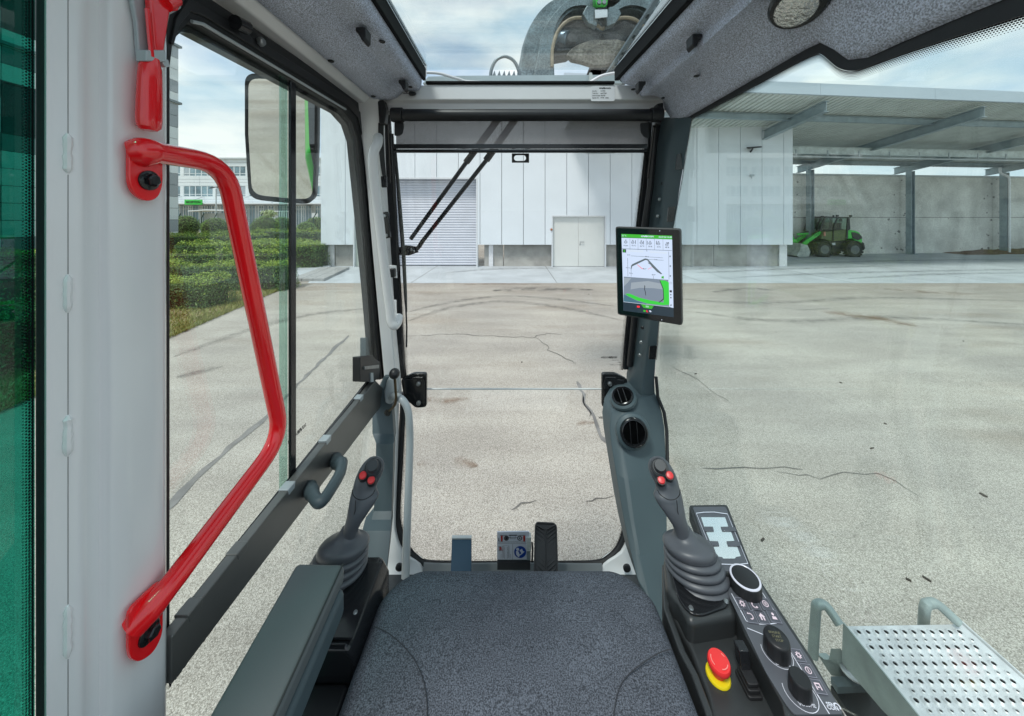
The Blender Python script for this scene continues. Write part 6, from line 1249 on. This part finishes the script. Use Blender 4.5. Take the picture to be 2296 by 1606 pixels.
pgr(ink2, [bar((270, 797), (1180, 797), 6), bar((705, 797), (705, 1288), 6), disc(525, 640, 72), disc(908, 640, 72), bar((350, 556), (500, 562), 12), bar((920, 560), (1075, 556), 12), bar((600, 555), (830, 555), 26), bar((500, 568), (930, 566), 8), bar((640, 570), (640, 660), 8), bar((780, 570), (780, 660), 8), bar((590, 622), (850, 622), 10), bar((655, 655), (780, 655), 8), bar((300, 738), (1090, 738), 5), bar((310, 630), (310, 720), 16), bar((290, 690), (310, 722), 12), bar((330, 690), (310, 722), 12), bar((420, 1225), (420, 870), 5), bar((605, 1225), (605, 870), 5), bar((420, 855), (605, 855), 5), bar((375, 1220), (375, 1090), 5), bar((645, 1220), (645, 1090), 5), bar((345, 875), (345, 1008), 32), bar((288, 870), (410, 1010), 7), bar((410, 870), (288, 1005), 7)]+[bar((x, 780), (x+18, 748), 4) for x in range(300, 1080, 26)]+[bar((430, y), (488, y+44), 4) for y in range(865, 1190, 20)]+[bar((540, y+44), (598, y), 4) for y in range(865, 1190, 20)], .0008)
pgr(pbr('plate_white', (.62, .66, .75)), [disc(525, 640, 44), disc(908, 640, 44), disc(525, 640, 44)], .0012); pgr(ink2, [disc(525, 640, 26), disc(908, 640, 26)], .0016)
pgr(redi, [bar((392, 570), (392, 735), 50), bar((1036, 570), (1036, 735), 50), bar((350, 900), (350, 975), 36), bar((375, 900), (405, 1000), 14)], .0014)
pgr(blui, [disc(922, 1037, 172, 36)], .0010); pgr(pbr('plate_white', (.62, .66, .75)), [disc(850, 958, 44), [(800, 1010), (860, 1005), (890, 1060), (905, 1110), (985, 1060), (1000, 1080), (905, 1140), (890, 1190), (850, 1165), (805, 1100)], [(905, 985), (975, 940), (1000, 1005), (1050, 1030), (1000, 1070), (945, 1075), (940, 1020), (920, 1030)]], .0014)
for i in range(10): MB().prism([Pz(1105, 630+40*i, .004), Pz(1235, 625+40*i, .004), Pz(1235, 658+40*i, .004), Pz(1105, 662+40*i, .004)], (0, .02, 0)).build('sensor_rib', pbr('sensor_plastic', (.50, .55, .55), .4), pic2, bevel=.001)
MB().prism([Pz(1110, 1000, .002), Pz(1225, 1000, .002), Pz(1225, 1290, .002), Pz(1110, 1290, .002)], (0, .02, 0)).build('body', pbr('sensor_grey', (.22, .26, .28), .4), pic2, bevel=.002); MB().tube([Pz(1262, 760, -.01), Pz(1280, 980, -.01), Pz(1262, 1320, -.01)], .003, 6).build('cable', black, pic2)
MB().prism([aY(1115, 1262, 1.115), aY(1189, 1262, 1.115), aY(1189, 1278, 1.105), aY(1115, 1278, 1.105)], (0, .01, 0)).build('foot', black, pic)

# ------------------------------------------------------------------ galvanised step platform outside on the right
pf = thing('step_platform', 'galvanised step platform with perforated tread outside the right window', 'platform', (1.15, .7, .9))
g8 = lambda x, y, Z=1.1: aZ(1722+x*.2513, 1202.7+y*.2513, Z)
e0, e1 = g8(700, 800), g8(1730, 782); d_ = V((-.005, -1, 0)); Lp = .82
tread = MB().prism([e0, e1, e1+V((.012, -Lp, 0)), e0+V((-.012, -Lp, 0))], (0, 0, -.004)).build('tread', galv, pf, bevel=.0015)
hm_ = pbr('hole_shadow', (.03, .035, .04), .9); cu = MB(); hu = MB()
nr = 40
for r in range(nr):
    for k in range(13):
        y = e0.y-.018-r*.0175; x = e0.x+.018+(k+(.5 if r % 2 else 0))*.0265
        if x > e1.x-.012: continue
        c = V((x, y, 1.1))
        if r % 2 == 0: cu.lathe([(.0115, 0), (.0090, .0030), (.0066, .0052), (.0050, .0044)], c, (0, 0, 1), 10, caps=False); hu.lathe([(.0056, .0014), (.001, .0014)], c, (0, 0, 1), 9)
        else: cu.lathe([(.0075, 0), (.0052, .0034), (.0038, .0042), (.0030, .0030)], c, (0, 0, 1), 8, caps=False); hu.lathe([(.0032, .0014), (.001, .0014)], c, (0, 0, 1), 7)
cu.build('grip_ring', galv, pf)['kind'] = 'stuff'; hu.build('grip_hole', hm_, pf)['kind'] = 'stuff'
MB().prism([e0+V((-.001, .006, .004)), e0+V((-.013, -Lp, .004)), e0+V((-.013, -Lp, -.064)), e0+V((-.005, -.20, -.066)), e0+V((-.003, -.10, -.10)), e0+V((-.001, .01, -.12))], (-.004, 0, 0)).build('side_plate', galvd, pf, bevel=.001)
MB().prism([e1+V((.001, .006, .006)), e1+V((.013, -Lp, .006)), e1+V((.013, -Lp, -.12)), e1+V((.001, .006, -.10))], (.004, 0, 0)).build('side_plate', galv, pf, bevel=.001)
for P in ([g8(400, 1070, .98), g8(425, 700, 1.10), g8(440, 615, 1.13), g8(520, 625, 1.135), g8(640, 790, 1.115)], [g8(1385, 850, 1.02), g8(1400, 640, 1.13), g8(1440, 600, 1.14), g8(1520, 612, 1.14), g8(1700, 775, 1.115)]):
    MB().tube(cat(P, 6), .0125, 12).build('hoop', galvd, pf)
MB().prism([g8(430, 1040, .97), g8(500, 1100, .97), g8(540, 1100, .97), g8(560, 1000, 1.0), g8(720, 1200, .93), g8(880, 1300, .93), g8(560, 1240, .90)], (.03, 0, 0)).build('gusset', galvd, pf, bevel=.001)
MB().prism([g8(560, 1250, .93), g8(860, 1240, .93), g8(920, 1330, .93), g8(620, 1345, .93)], (0, 0, -.02)).build('cross_bar', steel, pf)
MB().prism([g8(560, 1330, .90), g8(940, 1330, .90), g8(1300, 1760, .90), g8(850, 1760, .90)], (0, 0, -.02)).build('under_panel', black, pf)
q = MB(); c = g8(755, 1205, .95); q.lathe([(.030, 0), (.030, .004), (.001, .004)], c, (0, 0, 1), 16); 
for i in range(8): q.ball(c+V((random.uniform(-.02, .02), random.uniform(-.02, .02), .005)), .0035, 6, 4)
q.build('lower_step', galv, pf)

# ------------------------------------------------------------------ orange peel grab hanging ahead of the cab
gb = thing('grapple', 'worn grey orange peel grapple hanging above the windshield', 'grapple', aY(1345, 90, 3.8))
gst = pbr('worn_grab_steel', (.17, .215, .225), .38, metal=.6, var=.38, vs=5, bump=.12, bs=60, detail=9, fine=.25, fs=60); hubm = pbr('muddy_hub', (.14, .135, .115), .8, var=.45, vs=9, bump=.4, bs=40, detail=9, fine=.35, fs=50); gst2 = pbr('muddy_grab_steel', (.060, .066, .068), .75, metal=.2, var=.45, vs=9, bump=.4, bs=40, detail=9, fine=.35, fs=50)
def G(x, y, d=0): return aY(x, y, 3.8+d)
def shell(Po, Pi, y0, y1, name='tine', n=5, mat=None):
    """a curved plate between an outer and an inner outline, crowned across its width"""
    Po, Pi = cat([G(*p) for p in Po], n), cat([G(*p) for p in Pi], n); R = []
    for j in range(7):
        t = j/6; k = 1-.10*abs(2*t-1)**2.5; R.append([lerp(p, q_, .0)+V((0, lerp(y0, y1, t), 0))+(q_-p)*(1-k) for p, q_ in zip(Po, Pi)])
    mb = MB(); n0 = len(Po)
    for j in range(6):
        mb.add(R[j]+R[j+1], [(i, i+1, n0+i+1, n0+i) for i in range(n0-1)])
    for y_, m_r in ((y0, R[0]), (y1, R[-1])):
        I_ = [p+V((0, y_, 0)) for p in Pi]; mb.add(m_r+I_, [(i, i+1, n0+i+1, n0+i) for i in range(n0-1)])
    return mb.build(name, mat or gst, gb, ang=50)
oL = [(1152, 200), (1164, 140), (1172, 100), (1190, 60), (1222, 25), (1262, 8), (1310, 6), (1345, 18)]; iL = [(1240, 200), (1238, 150), (1239, 110), (1250, 72), (1272, 47), (1298, 40), (1320, 44), (1345, 60)]
shell(oL, iL, -.16, .30); shell([(x+38, y+(6 if i > 2 else 0)) for i, (x, y) in enumerate(oL)], [(x-4, y-3) for x, y in iL], -.20, -.165, 'tine_rib')
mir = lambda P: [(2700-x, y) for x, y in P]
shell(mir(oL), mir(iL), -.16, .30); shell([(x-38, y+6) for x, y in mir(oL)], [(x+4, y-3) for x, y in mir(iL)], -.20, -.165, 'tine_rib')
shell([(1150, 215), (1146, 180), (1158, 145), (1172, 130)], [(1175, 215), (1168, 185), (1172, 165), (1178, 150)], .3, .5, 'tine', 4)
for P in (((1238, 150), (1239, 110), (1250, 72), (1272, 47), (1298, 40), (1322, 46), (1350, 66)), [(2700-x, y) for x, y in ((1238, 150), (1239, 110), (1250, 72), (1272, 47), (1298, 40), (1322, 46), (1350, 66))]):
    MB().tube(cat([G(x, y, -.21) for x, y in P], 5), .018, 8).build('worn_edge', pbr('rusty_edge', (.30, .25, .17), .6, var=.4, vs=8), gb)
for s in (-1, 1): MB().prism([G(1350+s*x, y, -.30) for x, y in ((14, 16), (34, 12), (44, 30), (30, 52), (12, 60), (8, 40))], (0, .08, 0)).build('hinge_ear', gst, gb, bevel=.01)
# web plates closing the side of each tine
MB().prism([G(x, y, -.12) for x, y in ((1243, 108), (1262, 62), (1300, 45), (1352, 72), (1340, 92), (1300, 95), (1278, 112), (1243, 118))], (0, .3, 0)).build('tine_web', gst2, gb, bevel=.01); MB().prism([G(x, y, -.12) for x, y in mir(((1243, 108), (1262, 62), (1300, 45), (1352, 72), (1340, 92), (1300, 95), (1278, 112), (1243, 118)))], (0, .3, 0)).build('tine_web', gst2, gb, bevel=.01)
MB().prism([G(x, y, -.25) for x, y in ((1270, 122), (1282, 108), (1300, 98), (1330, 88), (1385, 88), (1415, 96), (1424, 108), (1421, 122), (1402, 130), (1380, 138), (1358, 147), (1330, 147), (1305, 139), (1282, 134))], (0, .08, 0)).build('hub_underside', hubm, gb, bevel=.012)
shell([(1326, 140), (1320, 165), (1308, 200)], [(1345, 140), (1345, 165), (1345, 200)], -.05, -.02, 'front_tine', 3, gst); MB().prism([G(x, y, -.05) for x, y in ((1328, 138), (1372, 138), (1378, 160), (1390, 205), (1304, 205), (1318, 165))], (0, .16, 0)).build('front_tine', gst2, gb, bevel=.02)
MB().prism([G(x, y, -.1) for x, y in ((1340, -20), (1388, -20), (1384, 40), (1374, 55), (1352, 55), (1342, 40))], (0, .3, 0)).build('hub_body', gst, gb, bevel=.02)
MB().prism([G(x, y, -.34) for x, y in ((1334, -20), (1366, -20), (1362, 10), (1357, 15), (1340, 15), (1336, 8))], (0, .12, 0)).build('rotator', green, gb, bevel=.01)
for x in (1343, 1354): MB().lathe([(.022, 0), (.02, -.02), (.001, -.02)], G(x, 7, -.34), (0, 1, 0), 10).build('bolt', boltm, gb)
MB().prism([G(x, y, -.335) for x, y in ((1334, 22), (1362, 21), (1362, 38), (1335, 41))], (0, .01, 0)).build('data_plate', pbr('data_plate', (.60, .66, .70), .4), gb, smooth=False); MB().prism([G(x, y, -.325) for x, y in ((1339, 14), (1360, 14), (1360, 21), (1339, 21))], (0, .01, 0)).build('plate_holder', black, gb)
for s in (-1, 1):
    MB().tube([G(1350+s*12, 52, -.1), G(1350+s*22, 60, -.12)], .045, 10).build('pivot_pin', gst, gb); MB().tube([G(1350+s*76, 88, -.1), G(1350+s*125, 84, .0)], .085, 14).build('cylinder', pbr('blue_grey_cylinder', (.16, .22, .27), .35, metal=.5, var=.2), gb); MB().lathe([(.055, -.06), (.055, .06), (.03, .07), (.001, .07)], G(1350+s*68, 90, -.12), (0, -1, 0), 18).build('cylinder_eye', gst2, gb)
bm_ = thing('machine_boom', 'green boom end and hose carrying the grapple', 'boom', G(1345, -40)); MB().prism([G(x, y, .0) for x, y in ((1310, -25), (1400, -25), (1420, -260), (1290, -260))], (0, .4, 0)).build('stick_end', green, bm_, bevel=.03)
MB().tube(cat([G(1288, 2, -.05), G(1300, -6, -.1), G(1325, -4, -.1), G(1340, -20, -.1)], 4), .03, 8).build('hose', green, bm_)
